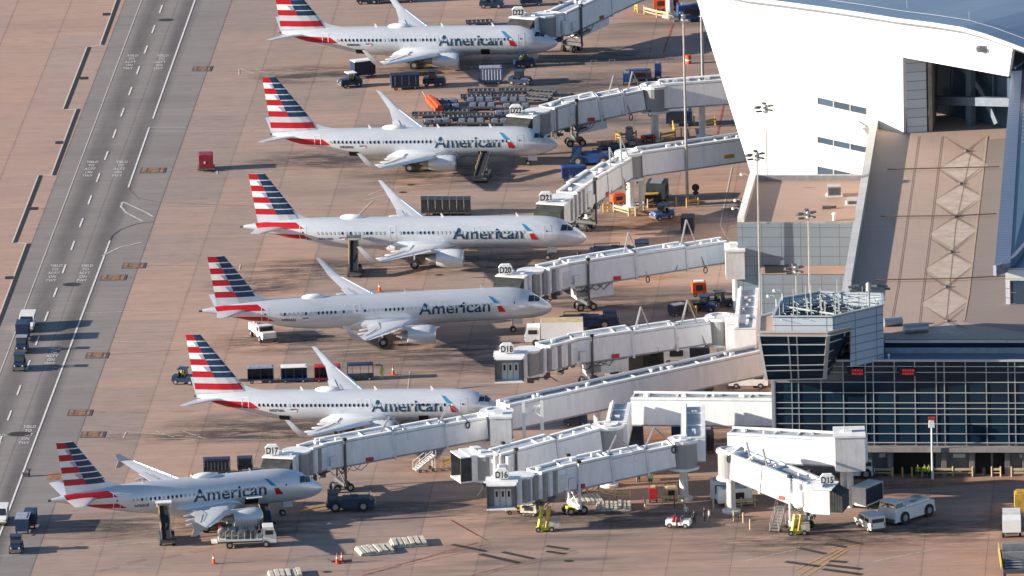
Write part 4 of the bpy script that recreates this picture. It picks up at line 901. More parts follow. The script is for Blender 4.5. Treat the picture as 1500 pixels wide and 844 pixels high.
# tower
tow=thing('ramp_control_tower','ramp control tower with slanted dark windows and antenna farm on its roof','control tower',base(C(1180,640)))
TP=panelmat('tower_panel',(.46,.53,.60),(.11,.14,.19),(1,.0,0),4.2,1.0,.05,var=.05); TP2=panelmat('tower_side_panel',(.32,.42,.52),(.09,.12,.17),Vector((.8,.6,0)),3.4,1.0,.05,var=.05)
HC=19.3;HT=21.1;HBt=12.6
tp=[G(1112,487,HC),G(1212.6,487.6,HC),G(1246,479,HC),G(1246,462,HC),G(1135,458,HC),G(1113,464,HC)]
bt=[G(1124,556,HBt),G(1208,554,HBt),G(1239,530,HBt),G(1239,512,HBt),G(1137,512,HBt),G(1126,520,HBt)]
b=M(); b.hexa([p for p in bt],[p-Z*.35 for p in tp]); b.build('cab_glazing',CGL,tow,world=True)
b=M()
def face_frame(b0,b1,t0,t1,us,vs2,o):
    for u in us: b.beam(b0.lerp(b1,u)+o,t0.lerp(t1,u)+o,.16,.12)
    for v in vs2: b.beam(b0.lerp(t0,v)+o*1.1,b1.lerp(t1,v)+o*1.1,.12,.12)
T_=[p-Z*.35 for p in tp]
face_frame(bt[0],bt[1],T_[0],T_[1],(0.0,.42,.545,1.0),(0.0,.21,.33,.56,.80,1.0),Vector((0,-.22,0)))
face_frame(bt[1],bt[2],T_[1],T_[2],(0.0,.68,1.0),(0.03,.21,.40,.62,.84,1.0),Vector((.17,-.17,0)))
face_frame(bt[5],bt[0],T_[5],T_[0],(0.0,.5,1.0),(0,.33,.66,1.0),Vector((-.05,0,0)))
b.build('cab_frame',MUL,tow,world=True)
b=M(); b.beam(bt[1]+Vector((0,-.1,0)),T_[1]+Vector((0,-.1,0)),.45,.35); b.build('corner_post',MUL,tow,world=True); b=M(); b.beam(bt[0]+Vector((-.1,-.05,0)),T_[0]+Vector((-.1,-.05,0)),.35,.3); b.build('corner_post',MUL,tow,world=True)
b=M(); b.hexa([p-Z*.34 for p in tp],tp); b.build('cab_roof',[TAN],tow,world=True)
b=M(); 
for a_,c_ in zip(tp,tp[1:]+tp[:1]): b.beam(a_+Z*.08,c_+Z*.08,.25,.2)
b.build('roof_kerb',MUL,tow,world=True)
p1=[G(1132,483,HC),G(1220,482.5,HC)]
rim=[G(1132,464,HT),G(1219.5,464,HT),G(1293.5,447,HT),G(1292,431,HT),G(1200,427.5,HT),G(1145,437,HT)]
cen0=sum(rim,Vector())/6
def down(p,h): return Vector((p.x,p.y,h))
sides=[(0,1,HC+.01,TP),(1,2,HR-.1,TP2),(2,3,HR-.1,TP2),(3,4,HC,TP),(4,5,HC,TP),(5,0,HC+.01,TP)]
for i,j,h0,mt in sides:
    a_,c_=rim[i],rim[j]; cc_=sum(rim,Vector())/6; e=(c_-a_).normalized(); nn=Vector((e.y,-e.x,0)); 
    if nn.dot(a_-cc_)>0: nn=-nn
    if i==1: b0=down(rim[1],HC+.01); 
    h1=HC+.01 if i==1 else h0
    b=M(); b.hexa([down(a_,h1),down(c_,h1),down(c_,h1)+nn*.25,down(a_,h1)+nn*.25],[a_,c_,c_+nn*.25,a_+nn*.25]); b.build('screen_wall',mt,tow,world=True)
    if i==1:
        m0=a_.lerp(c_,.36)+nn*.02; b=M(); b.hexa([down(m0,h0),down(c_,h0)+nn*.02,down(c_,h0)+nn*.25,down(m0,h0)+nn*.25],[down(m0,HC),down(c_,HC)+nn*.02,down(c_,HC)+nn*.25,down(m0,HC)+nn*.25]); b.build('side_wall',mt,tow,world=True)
b=M()
for a_,c_ in zip(rim,rim[1:]+rim[:1]): b.beam(a_+Z*.06,c_+Z*.06,.32,.14)
b.build('rim_rail',MUL,tow,world=True)
b=M(); rin=[cen0+(p-cen0)*.965 for p in rim]; b.hexa([down(p,HC+.02) for p in rin],[down(p,HC+.3) for p in rin]); b.build('antenna_deck',[mat('antenna_deck',(.035,.045,.05),.6)],tow,world=True)
rr=random.Random(3)
ud=(rim[1]-rim[0]); vd=(rim[4]-rim[1])*.5+(rim[3]-rim[2])*.5
b=M(); cnt=0
cen=sum(rim,Vector())/6
def inrim(p):
    s=None
    for a_,c_ in zip(rim,rim[1:]+rim[:1]):
        v=(c_.x-a_.x)*(p.y-a_.y)-(c_.y-a_.y)*(p.x-a_.x)
        if v<0: return False
    return True
xr=(min(p.x for p in rim),max(p.x for p in rim)); yr=(min(p.y for p in rim),max(p.y for p in rim))
WT=mat('aerial_white',(.42,.46,.47),.5)
for iy in range(6):
    for ix in range(8):
        p=Vector((xr[0]+(ix+.5+.3*(iy%2))*(xr[1]-xr[0])/8,yr[0]+(iy+.5)*(yr[1]-yr[0])/6,HC+.3))
        if not inrim(p): continue
        b=M(); hh=rr.uniform(1.2,1.7); b.tube(p,p+Z*hh,.05,n=6); b.beam(p+Z*(hh-.1)-Vector((.75,.25,0)),p+Z*(hh-.1)+Vector((.75,.25,0)),.14,.05); b.beam(p+Z*(hh-.15)-Vector((.3,-.9,0)),p+Z*(hh-.15)+Vector((.3,-.9,0)),.08,.06)
        if rr.random()<.8: b.tube(p+Z*hh,p+Z*(hh+rr.choice((.6,1.0,1.6,2.4,3.2))),.045,.03,n=5)
        b.build('antenna',WT,tow,world=True); cnt+=1
b=M(); b.path([rim[0]+Z*.0+Vector((1,1,-.3)),rim[1]+Vector((-1,.6,-.3))],.12); b.path([rim[0]+Vector((1,6,-.2)),rim[1]+Vector((.3,2,-.2))],.12); b.build('antenna_truss',WT,tow,world=True)
b=M(); b.hexa([wallpt(0,0,-1),wallpt(sx(1240),0,-1),wallpt(sx(1240),0,-12),wallpt(0,0,-12)],[wallpt(0,HBt+.1,-1),wallpt(sx(1240),HBt+.1,-1),wallpt(sx(1240),HBt+.1,-12),wallpt(0,HBt+.1,-12)]); b.build('tower_base',CONC,tow,world=True)
b=M(); b.hexa([p-Z*.12 for p in bt],[p-Z*.005 for p in bt]); b.build('cab_underside',MUL,tow,world=True)
def gooseneck(x,y,h,label,d=-1):
    p=G(x,y,h); b=M(); pts=[p,p+Z*1.0,p+Z*1.35+Vector((d*.3,0,0)),p+Z*1.4+Vector((d*.8,0,0))]; b.path(pts,.05); b.sph(pts[-1]+Vector((d*.15,0,-.1)),.2,seg=8); tag(b.build('gooseneck_lamp',WHT),label,'lamp','gooseneck lamps on roof edges')
for i,(x,y,h,lb) in enumerate(((1137,449,HT,'gooseneck lamp on the front left corner of the tower rim'),(1146,441,HT,'gooseneck lamp on the left rim of the tower, behind the corner one'),(1097,270,HA+.9,'gooseneck lamp at the back of the white annex parapet'),(1085,320,HA+.9,'gooseneck lamp at the front of the white annex parapet'),(1088,308,HA+.9,'second gooseneck lamp from the front of the annex parapet'))): gooseneck(x,y,h,lb)
for i,(x,y,lb) in enumerate(((1268,527,'left of three tiny white roof lights on the concourse edge'),(1302,526,'right of the tiny white roof lights on the concourse edge'),(1282,519,'middle tiny white roof light set back from the concourse edge'))):
    b=M(); p=G(x,y,HR); b.tube(p,p+Z*.4,.08); b.sph(p+Z*.5,.16,seg=8); tag(b.build('roof_light',WHT),lb,'lamp','tiny roof lights')
b=M(); p=G(1248,509,HT-1.2)
# --- light masts
def mast(xt,yt,x,y,h0,label,heads,r=.17,grp='light masts'):
    p=G(x,y,h0); H=(y-yt)/(FPX/((p-CAMP).length)*math.cos(PITCH)); t=thing('light_mast',label,'light mast',p,0,grp)
    b=M(); b.tube((0,0,0),(0,0,H),r*1.15,r*.6,n=12); b.tube((0,0,0),(0,0,.35),r*2.0,r*1.9,n=12); b.build('pole',STEEL,t,smooth=True)
    b=M(); b.tube((0,0,H-.5),(0,0,H+.25),.38,.30,n=12); b.sph((0,0,H+.3),.3,seg=10); b.build('head',STEEL,t)
    for (dx,dy,dz) in heads:
        b=M(); b.beam((0,0,H+dz*.5-.1),(dx*.7,dy*.7,H+dz),.07,.07); b.box((dx,dy,H+dz),(.75,.5,.2),rz=math.atan2(dy,dx)); b.build('floodlight',DKGREY,t)
LH=[(-1.0,-.4,.35),(-1.1,.3,.05),(-.9,-.2,-.3),(.6,.6,.25),(.5,-.5,-.1),(-.2,.9,.5)]
mast(1001,28,1007,300,0,'tall light mast standing beside the D21 walkway, in front of the white hall',LH,.2)
mast(1027,-75,1031,184,0,'light mast with its head cut off by the top of the photo',LH,.22)
mast(1118,160,1126,368,0,'light mast rising behind the grey annex roof against the white wall',LH,.13)
mast(1104,230,1114,458,0,'light mast at the left end of the grey annex front',LH,.15)
mast(1178,316,1188,520,0,'light mast in front of the grey annex, behind the control tower',LH,.15)
mast(1160,396,1170,600,0,'light mast just behind the left of the control tower roof',LH,.14)
mast(1275,420,1274.5,522,HR,'light mast on the concourse roof beside the control tower',[(-2.1,0,0),(-1.5,.2,.1),(-1.9,0,-.5),(-1.2,.2,-.4),(1.2,0,.1),(1.9,.1,0),(2.2,.1,-.35),(.7,-.3,.2)],.2)
p=G(1366,702,0); t=thing('gate_beacon','slim white post topped by a red and white camera box in front of the glass','beacon post',p)
b=M(); b.tube((0,0,0),(0,0,6.6),.14,.1,n=10); b.build('pole',WHT,t)
b=M(); b.box((0,0,7.0),(.75,.6,1.0),top=.8); b.build('housing',WHT,t)
b=M(); b.box((0,-.05,7.62),(.8,.65,.25)); b.build('red_cap',RED,t)
# bollards and guard rails in front of the concourse
def bollard(x,y,label,mt=YEL,h=1.1,grp='bollards before the concourse doors'):
    p=G(x,y); b=M(); b.tube(p,p+Z*h,.11,n=10); b.sph(p+Z*h,.11,seg=8); tag(b.build('bollard',mt),label,'bollard',grp)
BX=[1308,1322,1336,1351,1365.5]
for i,x in enumerate(BX): bollard(x,698,'%s of five yellow bollards in front of the widest doorway'%['leftmost','second from left','middle','fourth from left','rightmost'][i])
def guard(pts,label,h=.9,mt=CREAM,name='guard_rail',cat='guard rail',grp='guard rails around the stands',two=True,world=False):
    P=[Vector(p) if world else G(*p) for p in pts]; t=thing(name,label,cat,base(P[0]),0,grp)
    for p in P: b=M(); b.tube(base(p),base(p)+Z*(h+.35),.10,n=8); b.build('post',mt,t,world=True)
    for a_,c_ in zip(P[:-1],P[1:]):
        b=M(); b.beam(base(a_)+Z*h,base(c_)+Z*h,.1,.28); b.build('rail',mt,t,world=True)
        if two: b=M(); b.beam(base(a_)+Z*h*.5,base(c_)+Z*h*.5,.08,.12); b.build('lower_rail',mt,t,world=True)
guard([(1367,698),(1396,698),(1425,698)],'cream guard rail between the two doorway groups of the concourse')
guard([(1277,698),(1307,698)],'cream guard rail left of the widest doorway'); guard([(1453,698),(1466,698)],'short guard rail with tall posts before the narrow doors'); guard([(1482,698),(1510,698)],'guard rail at the right edge, below the glass front')
# ---------------------------------------------------------------- passenger bridges
SHUT=mat('shutter_grey',(.30,.31,.32),.5,.2,var=.1); BELL=mat('bellows_dark',(.045,.05,.052),.7,var=.3); CABW=mat('cab_white',(.76,.78,.80),.45,var=.08,streak=.2); CHAN=mat('roof_channel',(.40,.45,.52),.5,var=.2); PATCH=mat('red_plate',(.55,.05,.06),.5)
def ribbed(name,col,s=.45,amt=.18,streak=.3):
    m_,t,b=newmat(name); tc=t.nodes.new('ShaderNodeTexCoord'); g=tc.outputs['Object']
    sx_=nd(t,'ShaderNodeSeparateXYZ'); t.links.new(g,sx_.inputs[0]); f=mth(t,'FRACT',mth(t,'DIVIDE',sx_.outputs[0],s))
    n1=noise(t,g,.5,4); n2=noise(t,vscale(t,g,(1.6,1.6,.3)),1.0,5)
    c=mixc(t,ramp(t,n1,.3,.7),tuple(x*.93 for x in col),col); c=mixc(t,mth(t,'MULTIPLY',mth(t,'LESS_THAN',f,.16),amt),c,tuple(x*.6 for x in col))
    c=mixc(t,mth(t,'MULTIPLY',ramp(t,n2,.48,.75),streak,clamp=True),c,(.33,.29,.25)); t.links.new(c,b.inputs['Base Color']); b.inputs['Roughness'].default_value=.5; return m_
TUNA=ribbed('tunnel_panel',(.84,.86,.885),3.2,.10,streak=.22); TUNB=ribbed('tunnel_panel_smooth',(.84,.86,.885),4.2,.14,.2); TUNR=mat('tunnel_roof',(.82,.83,.83),.45,var=.1,vs_=.6); SHR=ribbed('shutter_ribs',(.29,.30,.31),.22,.5,.1)
def tunnel_box(t,p,q,w_,h_,name,mt,trim=True):
    """p,q world points: centre of the underside. Local mesh runs along +X so the ribs follow the tunnel."""
    d=q-p; L=d.length; rz=math.atan2(d.y,d.x); ry=-math.asin(d.z/L)
    b=M(); b.box((L/2,0,h_/2),(L,w_,h_)); b.box((L/2,0,.09),(L+.04,w_+.14,.18),mi=1)
    b.box((L/2,0,h_+.05),(L-.02,w_+.02,.1),mi=3)
    if trim:
        for s in (-1,1): b.box((L/2,s*(w_/2-.22),h_+.22),(L,.46,.26),mi=2)
        for k in range(max(1,int(L/5.5))+1): b.box((min(L-.1,max(.1,k*5.5)),0,h_+.16),(.16,w_*.8,.14),mi=2)
        r_=random.Random(int(p.x*7)); 
        for k in range(int(L/3)): b.box((r_.uniform(.5,L-.5),r_.uniform(-.5,.5),h_+.3),(r_.uniform(.2,.7),r_.uniform(.2,.5),.35),mi=2)
    me_o=b.build(name,[mt,GREY,TUNR,CHAN],t)
    iv=Matrix.Rotation(-t.rotation_euler[2],4,'Z'); me_o.location=iv@(p-Vector(t.location)); me_o.rotation_euler=(0,ry,rz-t.rotation_euler[2]); return me_o
def bridge(gate,label,near,hn,far,hf,cabx,caby,face,nsec=3,hoops=(),wheelf=.12,wheelh=True,rot=True,ac=None,legs='STEEL',signside=-1,cabw=3.6,wall=None,rh=None,bigh=3.05,plate=.40,sign=True,open_front=False,lift=LIME if False else None,canopy=True,roty=0.0,rotrad=1.75):
    N,Fp=G(near[0],near[1],hn),G(far[0],far[1],hf); e=(Fp-N).normalized(); e2=Vector((e.x,e.y,0)).normalized(); sd=Vector((-e2.y,e2.x,0))
    off=sd*(1.5 if sd.y>0 else -1.5); N=N+off; Fp=Fp+off   # pixels mark the near bottom edge
    t=thing('boarding_bridge',label,'jet bridge',base(Fp),0,'boarding bridges')
    fr=[0,.42,.74,1.0] if nsec==3 else [0,.55,1.0]
    for i in range(nsec):
        tunnel_box(t,N.lerp(Fp,max(0,fr[i]-.01*i)),N.lerp(Fp,fr[i+1]),3.1-.3*i,bigh-.24*i,'tunnel_section',(TUNA,TUNB,TUNA)[i])
        if i<nsec-1:
            c_=N.lerp(Fp,fr[i+1]); b=M(); hh=bigh-.24*i; b.beam(c_+Z*(hh/2)-e*.12,c_+Z*(hh/2)+e*.12,3.1-.3*i+.25,hh+.35); b.build('collar',CABW,t,world=True)
    # hoops carrying the cables
    for u,h_ in hoops:
        pA=N.lerp(Fp,u); hh=bigh-.2; nr=-sd if sd.y>0 else sd; s_=nr*1.45
        apex=pA+Z*(hh+h_)+nr*.2; b=M()
        lo_=.1 if h_>=2.5 else hh; s2=s_ if h_>=2.5 else nr*1.3
        b.tube(pA-e*2.0+Z*lo_+s2,apex,.12,n=6); b.tube(pA+e*2.0+Z*lo_+s2,apex,.09,n=6)
        b.build('cable_hoop',STEEL,t,world=True)
        q_=pA+e*2.0+Z*(lo_-.1)+s2*1.03; b=M(); b.path([q_+e*.24*math.cos(a_)+Z*(.4*math.sin(a_)-.4) for a_ in [i*math.pi/5 for i in range(11)]],.07,n=5); b.build('cable_loop',BLACK,t,world=True)
    # cab: rotunda shutters + cabin + canopy + sign
    Kc=G(cabx,caby,hn); Kc=Kc+Vector((0,1.2,0)); fd=Vector((math.cos(R(face)),math.sin(R(face)),0)); fs=Vector((-fd.y,fd.x,0))
    dirc=(Kc-N); dirc.z=0; m_=(N+dirc*.5) if dirc.length<3.5 else Vector((Kc.x,Kc.y,N.z))-dirc.normalized()*3.0; m_.z=N.z
    b=M(); b.tube(m_+Z*.15,m_+Z*(bigh-.1),1.62,n=24); b.build('cab_shutter',SHR,t,world=True)
    vq=m_-Vector((0,0,0)); tunnel_box(t,vq.lerp(N,.35)+Z*.02,N+e*.3+Z*.02,2.75,bigh-.1,'vestibule',TUNB)
    b=M(); b.tube(m_+Z*(bigh-.1),m_+Z*(bigh+.15),1.75,n=24); b.build('cab_turntable_roof',TUNR,t,world=True); b=M(); b.tube(m_-Z*.1,m_+Z*.15,1.75,n=24); b.build('cab_turntable',TUNR,t,world=True)
    dn_=dirc.normalized(); nrr=-sd if sd.y>0 else sd; nc=max(3,int((dirc.length-2.2)/.82))
    for k in range(nc):
        cp=Kc*1.0-dn_*(2.15+k*.82); cp.z=N.z+(Kc.z-N.z)*.5; cp=cp+nrr*1.35; b=M(); b.tube(cp+Z*.1,cp+Z*(bigh+.02),.36+.07*(k%2),n=12); b.build('accordion_column',[CABW if k%2==0 else SHUT],t,world=True,smooth=True)
    ru=random.Random(int(near[1])); b=M()
    for k in range(9):
        cp=Kc.lerp(N,ru.uniform(.3,1.05))+nrr*ru.uniform(-.2,1.4)-Z*ru.uniform(.1,.9); b.box(cp,(ru.uniform(.3,1.0),ru.uniform(.3,.8),ru.uniform(.2,.7)),rz=ru.uniform(0,3))
        if k%2: b.tube(cp,cp+Vector((ru.uniform(-1.6,1.6),ru.uniform(-.5,.5),ru.uniform(-1.3,.4))),.07,n=5)
    o_=b.build('underside_gear',[DKGREY],t,world=True); o_['kind']='stuff'
    b=M(); rzc=math.atan2(fd.y,fd.x); b.box(Kc+Z*bigh/2-fd*.3,(2.3,cabw,bigh),rz=rzc); b.build('cab',CABW,t,world=True)
    b=M(); b.box(Kc+Z*(bigh+.06)-fd*.2,(2.7,cabw+.3,.14),rz=rzc); b.box(Kc+Z*(bigh+.25)-fd*.6-fs*.7,(.9,1.1,.4),rz=rzc); b.box(Kc+Z*(bigh+.22)-fd*.9+fs*.9,(.8,.8,.35),rz=rzc); b.path([Kc+Z*(bigh+.3)+fs*a_-fd*.2 for a_ in (-1.5,-.6,.4,1.4)],.07); b.build('cab_roof',TUNR,t,world=True)
    if open_front:
        b=M(); F_=Kc+fd*.87
        for s in (-1,1): b.box(F_+fs*s*(cabw/2-.1)+fd*.7+Z*bigh/2,(1.4,.16,bigh),rz=rzc,mi=0)
        b.box(F_+fd*.7+Z*(bigh-.05),(1.4,cabw,.14),rz=rzc,mi=1); b.box(F_+fd*.7+Z*.08,(1.5,cabw,.18),rz=rzc,mi=1); b.build('canopy_frame',[BELL,TUNR],t,world=True)
        for s in (-.75,.15,1.05):
            b=M(); b.box(F_+fs*s*.8+fd*.05+Z*1.2,(.08,.62,2.1),rz=rzc); dd=b.build('cab_door',WHITE,t,world=True)
            b=M(); b.box(F_+fs*s*.8+fd*.1+Z*1.65,(.06,.25,.7),rz=rzc); b.build('door_glass',GLASS,t,world=True)
        b=M(); b.box(F_+fd*.02+Z*bigh*.5,(.03,cabw*.9,bigh*.9),rz=rzc); b.build('cab_back',SHUT,t,world=True)
    elif canopy:
        b=M(); F_=Kc+fd*.85
        for k in range(5):
            a_=k*.32; sh=.32; top_=bigh-.02-k*.16
            b.hexa([F_+fd*a_-fs*cabw/2+Z*.3,F_+fd*(a_+sh*.8)-fs*cabw/2+Z*.3,F_+fd*(a_+sh*.8)+fs*cabw/2+Z*.3,F_+fd*a_+fs*cabw/2+Z*.3],
                   [F_+fd*a_-fs*cabw/2+Z*top_,F_+fd*(a_+sh*.8)-fs*cabw/2+Z*(top_-.13),F_+fd*(a_+sh*.8)+fs*cabw/2+Z*(top_-.13),F_+fd*a_+fs*cabw/2+Z*top_])
        b.build('canopy',BELL,t,world=True)
    if sign:
        sp=Kc+Z*(bigh-.15)+fs*0+Vector((signside*.9,-.2,0)); b=M(); b.tube(sp-Z*.3,sp+Z*.3,.08); 
        pts=[(-.8,.45),(.8,.45),(.88,1.25),(.5,1.65),(-.5,1.65),(-.88,1.25)]
        b.hexa([sp+Vector((x_,-.12,z_)) for x_,z_ in pts],[sp+Vector((x_,.5,z_)) for x_,z_ in pts]); s_=b.build('gate_sign',WHT,t,world=True)
        iv=sp-Vector(t.location)+Vector((0,-.16,.98)); sign_text(gate,.80,t,BLACK,iv,name='gate_number',bold=.03,width=1.45)
    # drive column and bogie
    wp=N.lerp(Fp,wheelf); hz=wp.z; b=M()
    for s in (-1,1): b.tube(base(wp)+sd*s*1.75+Z*1.0,base(wp)+sd*s*1.75+Z*(hz+bigh+.5),.16,n=10,mi=0); b.box(base(wp)+sd*s*1.75+Z*(hz+bigh+.5),(.45,.45,.3),rz=math.atan2(e2.y,e2.x),mi=1)
    b.beam(base(wp)+sd*1.8+Z*(hz-.25),base(wp)-sd*1.8+Z*(hz-.25),.35,.3); b.beam(base(wp)+sd*1.8+Z*1.1,base(wp)-sd*1.8+Z*1.1,.5,.45)
    b.tube(base(wp)+sd*1.75+Z*(hz-.3),base(wp)-sd*1.75+Z*1.1,.09,n=6); b.tube(base(wp)-sd*1.75+Z*(hz-.3),base(wp)+sd*1.75+Z*1.1,.09,n=6)
    b.build('drive_column',[CABW if legs=='W' else DKGREY,BLACK],t,world=True)
    wf=lift or DKGREY
    b=M(); b.beam(base(wp)-e2*1.0+Z*.75,base(wp)+e2*1.0+Z*.75,1.5,.35); b.build('bogie',wf,t,world=True)
    for s in (-1,1):
        for s2 in (-1,1): b=M(); b.wheel(base(wp)+sd*s*.75+e2*s2*.85+Z*.5,.5,.4,ax=sd); b.build('wheel',[BLACK,HUB],t,world=True)
    b=M(); rr_=random.Random(int(near[0]))
    for k in range(4):
        a_=N.lerp(Fp,.02+.05*k)-sd*(1.5 if sd.y>0 else -1.5)+Z*.1; pts=[a_+e*(j*.35)+Z*(-(.5+.5*rr_.random())*math.sin(math.pi*j/6)) for j in range(7)]; b.path(pts,.04,n=5)
    b.build('hanging_cables',BLACK,t,world=True)
    # service boxes on the side, plate, stair
    nr=-sd if sd.y>0 else sd
    for u,zz,sz in ((-.02,1.4,(1.1,.45,1.9)),(.05,1.1,(.8,.5,1.2)),(.02,.35,(.6,.3,.6))): b=M(); b.box(N.lerp(Fp,u)+nr*1.72+Z*zz,sz,rz=math.atan2(e2.y,e2.x)); b.build('service_box',CABW,t,world=True)
    b=M(); b.box(N.lerp(Fp,plate)+nr*1.62+Z*.45,(1.0,.05,.5),rz=math.atan2(e2.y,e2.x)); b.build('plate',PATCH,t,world=True)
    if ac is not None:
        u0,u1,hh=ac; a_=N.lerp(Fp,u0)-Z*.15-Z*hh;c_=N.lerp(Fp,u1)-Z*.15-Z*hh; b=M(); b.beam(a_+Z*hh/2+nr*.3,c_+Z*hh/2+nr*.3,2.2,hh); b.build('air_unit',CABW,t,world=True)
        b=M(); b.beam(a_+Z*hh/2+nr*1.41,a_.lerp(c_,.35)+Z*hh/2+nr*1.41,.04,hh*.6); b.build('air_unit_grille',SHUT,t,world=True)
    b=M(); rail=[N+Z*(bigh+.12)+off*.75,Fp+Z*(bigh-.4)+off*.75]; b.path(rail,.12,n=6); b.build('roof_conduit',WHT,t,world=True)
    # rotunda
    if rot:
        Rp=Fp+e2*rotrad*.8; rh_=rh or 3.0; b=M(); b.tube(Rp-Z*.15,Rp+Z*(rh_-.1),rotrad,n=24); b.build('rotunda',SHR,t,world=True)
        b=M(); b.tube(Rp+Z*(rh_-.1),Rp+Z*(rh_+.22),rotrad+.2,n=24); b.build('rotunda_cap',TUNR,t,world=True); b=M(); b.tube(Rp-Z*.45,Rp-Z*.15,rotrad+.2,n=24); b.build('rotunda_floor',TUNR,t,world=True)
        b=M(); b.tube(base(Rp),Rp-Z*.4,.55,.5,n=16); b.tube(base(Rp),base(Rp)+Z*.3,1.1,n=16); b.build('rotunda_pillar',WHITE,t,world=True)
        b=M(); b.path([Rp+Z*(rh_+.3)+Vector((math.cos(a_)*1.2,math.sin(a_)*1.2,0)) for a_ in [i*math.pi/5 for i in range(11)]],.08); b.build('rotunda_pipe',TUNR,t,world=True)
    return t,N,Fp,e2
def walkway(label,a,ha,c,hc,w_=2.8,h_=3.1,mt=None,pill=(),pipe=True,mat2=None,rh=True,box=None,plate=None,split=1,edge='near'):
    A_,C_=G(a[0],a[1],ha),G(c[0],c[1],hc); d=(C_-A_); d2=Vector((d.x,d.y,0)).normalized(); sd=Vector((-d2.y,d2.x,0)); 
    if sd.y<0: sd=-sd
    if edge=='near': A_=A_+sd*w_/2; C_=C_+sd*w_/2
    t=thing('fixed_walkway',label,'walkway',base(A_),0,'fixed walkways between bridges and terminal')
    for i in range(split):
        tunnel_box(t,A_.lerp(C_,i/split),A_.lerp(C_,(i+1)/split),w_,h_,'walkway_section',mt or TUNB)
    if pipe:
        b=M(); b.path([A_+Z*(h_+.4)+sd*.9,C_+Z*(h_+.4)+sd*.9],.17,n=8)
        for u in (.1,.35,.6,.85): b.box(A_.lerp(C_,u)+Z*(h_+.25)+sd*.9,(.3,.5,.3))
        b.build('roof_pipe',WHT,t,world=True)
    for u in pill:
        p=A_.lerp(C_,u); b=M(); b.tube(base(p),p,.42,.42,n=14); b.box(base(p)+Z*.15,(1.6,1.6,.3)); b.build('pillar',WHITE,t,world=True)
    if plate: b=M(); p=A_.lerp(C_,plate)-sd*(w_/2+.03)+Z*1.1; b.box(p,(1.4,.05,.5),rz=math.atan2(d2.y,d2.x)); b.build('yellow_plate',mat('ochre_plate',(.50,.27,.03),.5),t,world=True)
    return t,A_,C_,d2
bridge('D23','jet bridge D23 at the top of the photo, at the topmost airliner',(831,53),2.9,(985,-18),4.6,770,60,-115,hoops=((.62,1.6),),ac=(.12,.4,1.0),plate=.32)
walkway('walkway of bridge D23 running out of the top of the photo',(990,-22),4.6,(1090,-36),4.8)
bridge('D22','jet bridge D22 serving the second airliner from the top',(831,187),2.9,(947,163),4.4,767,205,-115,hoops=((.62,2.6),(.86,2.6)),ac=(.12,.5,1.1),plate=.30)
walkway('walkway of bridge D22 without ochre plate, ending at the white hall',(968,161),4.4,(1090,152),4.8,h_=3.15,pill=(.5,))
bridge('D21','jet bridge D21, slanting steeply up to the right behind the nose of the third airliner',(862,306),3.3,(930,262),4.4,811,334,-110,hoops=((.66,2.6),(.9,3.0)),ac=(-.02,.28,1.2),plate=.40)
walkway('walkway of bridge D21 with a small ochre plate, ending at the white hall',(942,259),4.4,(1104,236),4.8,h_=3.0,plate=.78,pill=(.02,))
bridge('D20','jet bridge D20, reaching to the left end of the grey annex',(833,423.5),3.3,(1068,386),4.4,752,441,-110,hoops=((.40,3.0),(.76,3.4)),ac=(.05,.28,1.5),plate=.30,rot=False)
bridge('D18','empty jet bridge D18 with its open cab showing white doors',(843,535),3.1,(1044,505),4.3,747,558,-92,hoops=((.50,3.0),(.84,3.0)),ac=(.08,.38,1.5),plate=.29,open_front=True,signside=-.3)
bridge('D17','jet bridge D17 serving the lowest airliner, left end of the long chain of walkways',(476,690),3.1,(717,645),4.6,411,708,-105,hoops=((.42,2.0),(.78,2.2)),plate=.27,nsec=3,rotrad=1.9)
bridge('D16','empty yellow-wheeled jet bridge D16 in front of an unnumbered one',(828,722),3.1,(992,686.5),4.4,736,744,-92,hoops=((.50,2.45),(.84,2.45)),ac=None,plate=.14,open_front=True,lift=LIME,legs='W',signside=.0)
bridge('D16','unnumbered empty jet bridge behind D16, with an open side and white boxes on its cab',(738,706),3.0,(884,666),4.5,694,704,200,hoops=(),plate=.0,open_front=True,sign=False,nsec=2,rotrad=1.8,bigh=3.2)
b15,N15,F15,_=bridge('D15','jet bridge D15, folded back towards the camera below the glass concourse',(1172,745),3.0,(1068,702),4.6,1211,752,-15,hoops=((.62,2.0),(.85,2.0)),plate=.25,lift=LIME,legs='W',rotrad=1.5,nsec=2,signside=.2,canopy=True)
walkway('long raised walkway from D17 to the tower',(748,631),4.7,(1124,550),5.3,w_=2.9,h_=2.95,mt=TUNB,pill=(.02,.36,.70),split=4)
walkway('walkway of D16 ending at the left edge of the glass concourse',(925,624),5.0,(1138,626),5.2,w_=2.9,h_=3.2,mt=TUNB,pill=(.35,),split=2)
walkway('walkway of D15 running in front of the glass to a white end box',(1066,676),4.9,(1262,686),4.9,w_=3.0,h_=3.2,mt=TUNB,pill=(.84,),split=2)
walkway('short link going back from the D16 rotunda to its walkway',(1016,678),4.7,(1016,632),4.9,w_=2.9,h_=3.0,edge='c',pipe=True)
walkway('short link going back from the unnumbered bridge to the D16 walkway',(904,655),4.8,(910,628),4.9,w_=2.6,h_=3.0,edge='c')
walkway('covered corridor with white pipes joining D20, D18 and the control tower',(1092,520),4.6,(1097,462),4.6,w_=2.7,h_=3.2,edge='c',pill=(.1,.9))
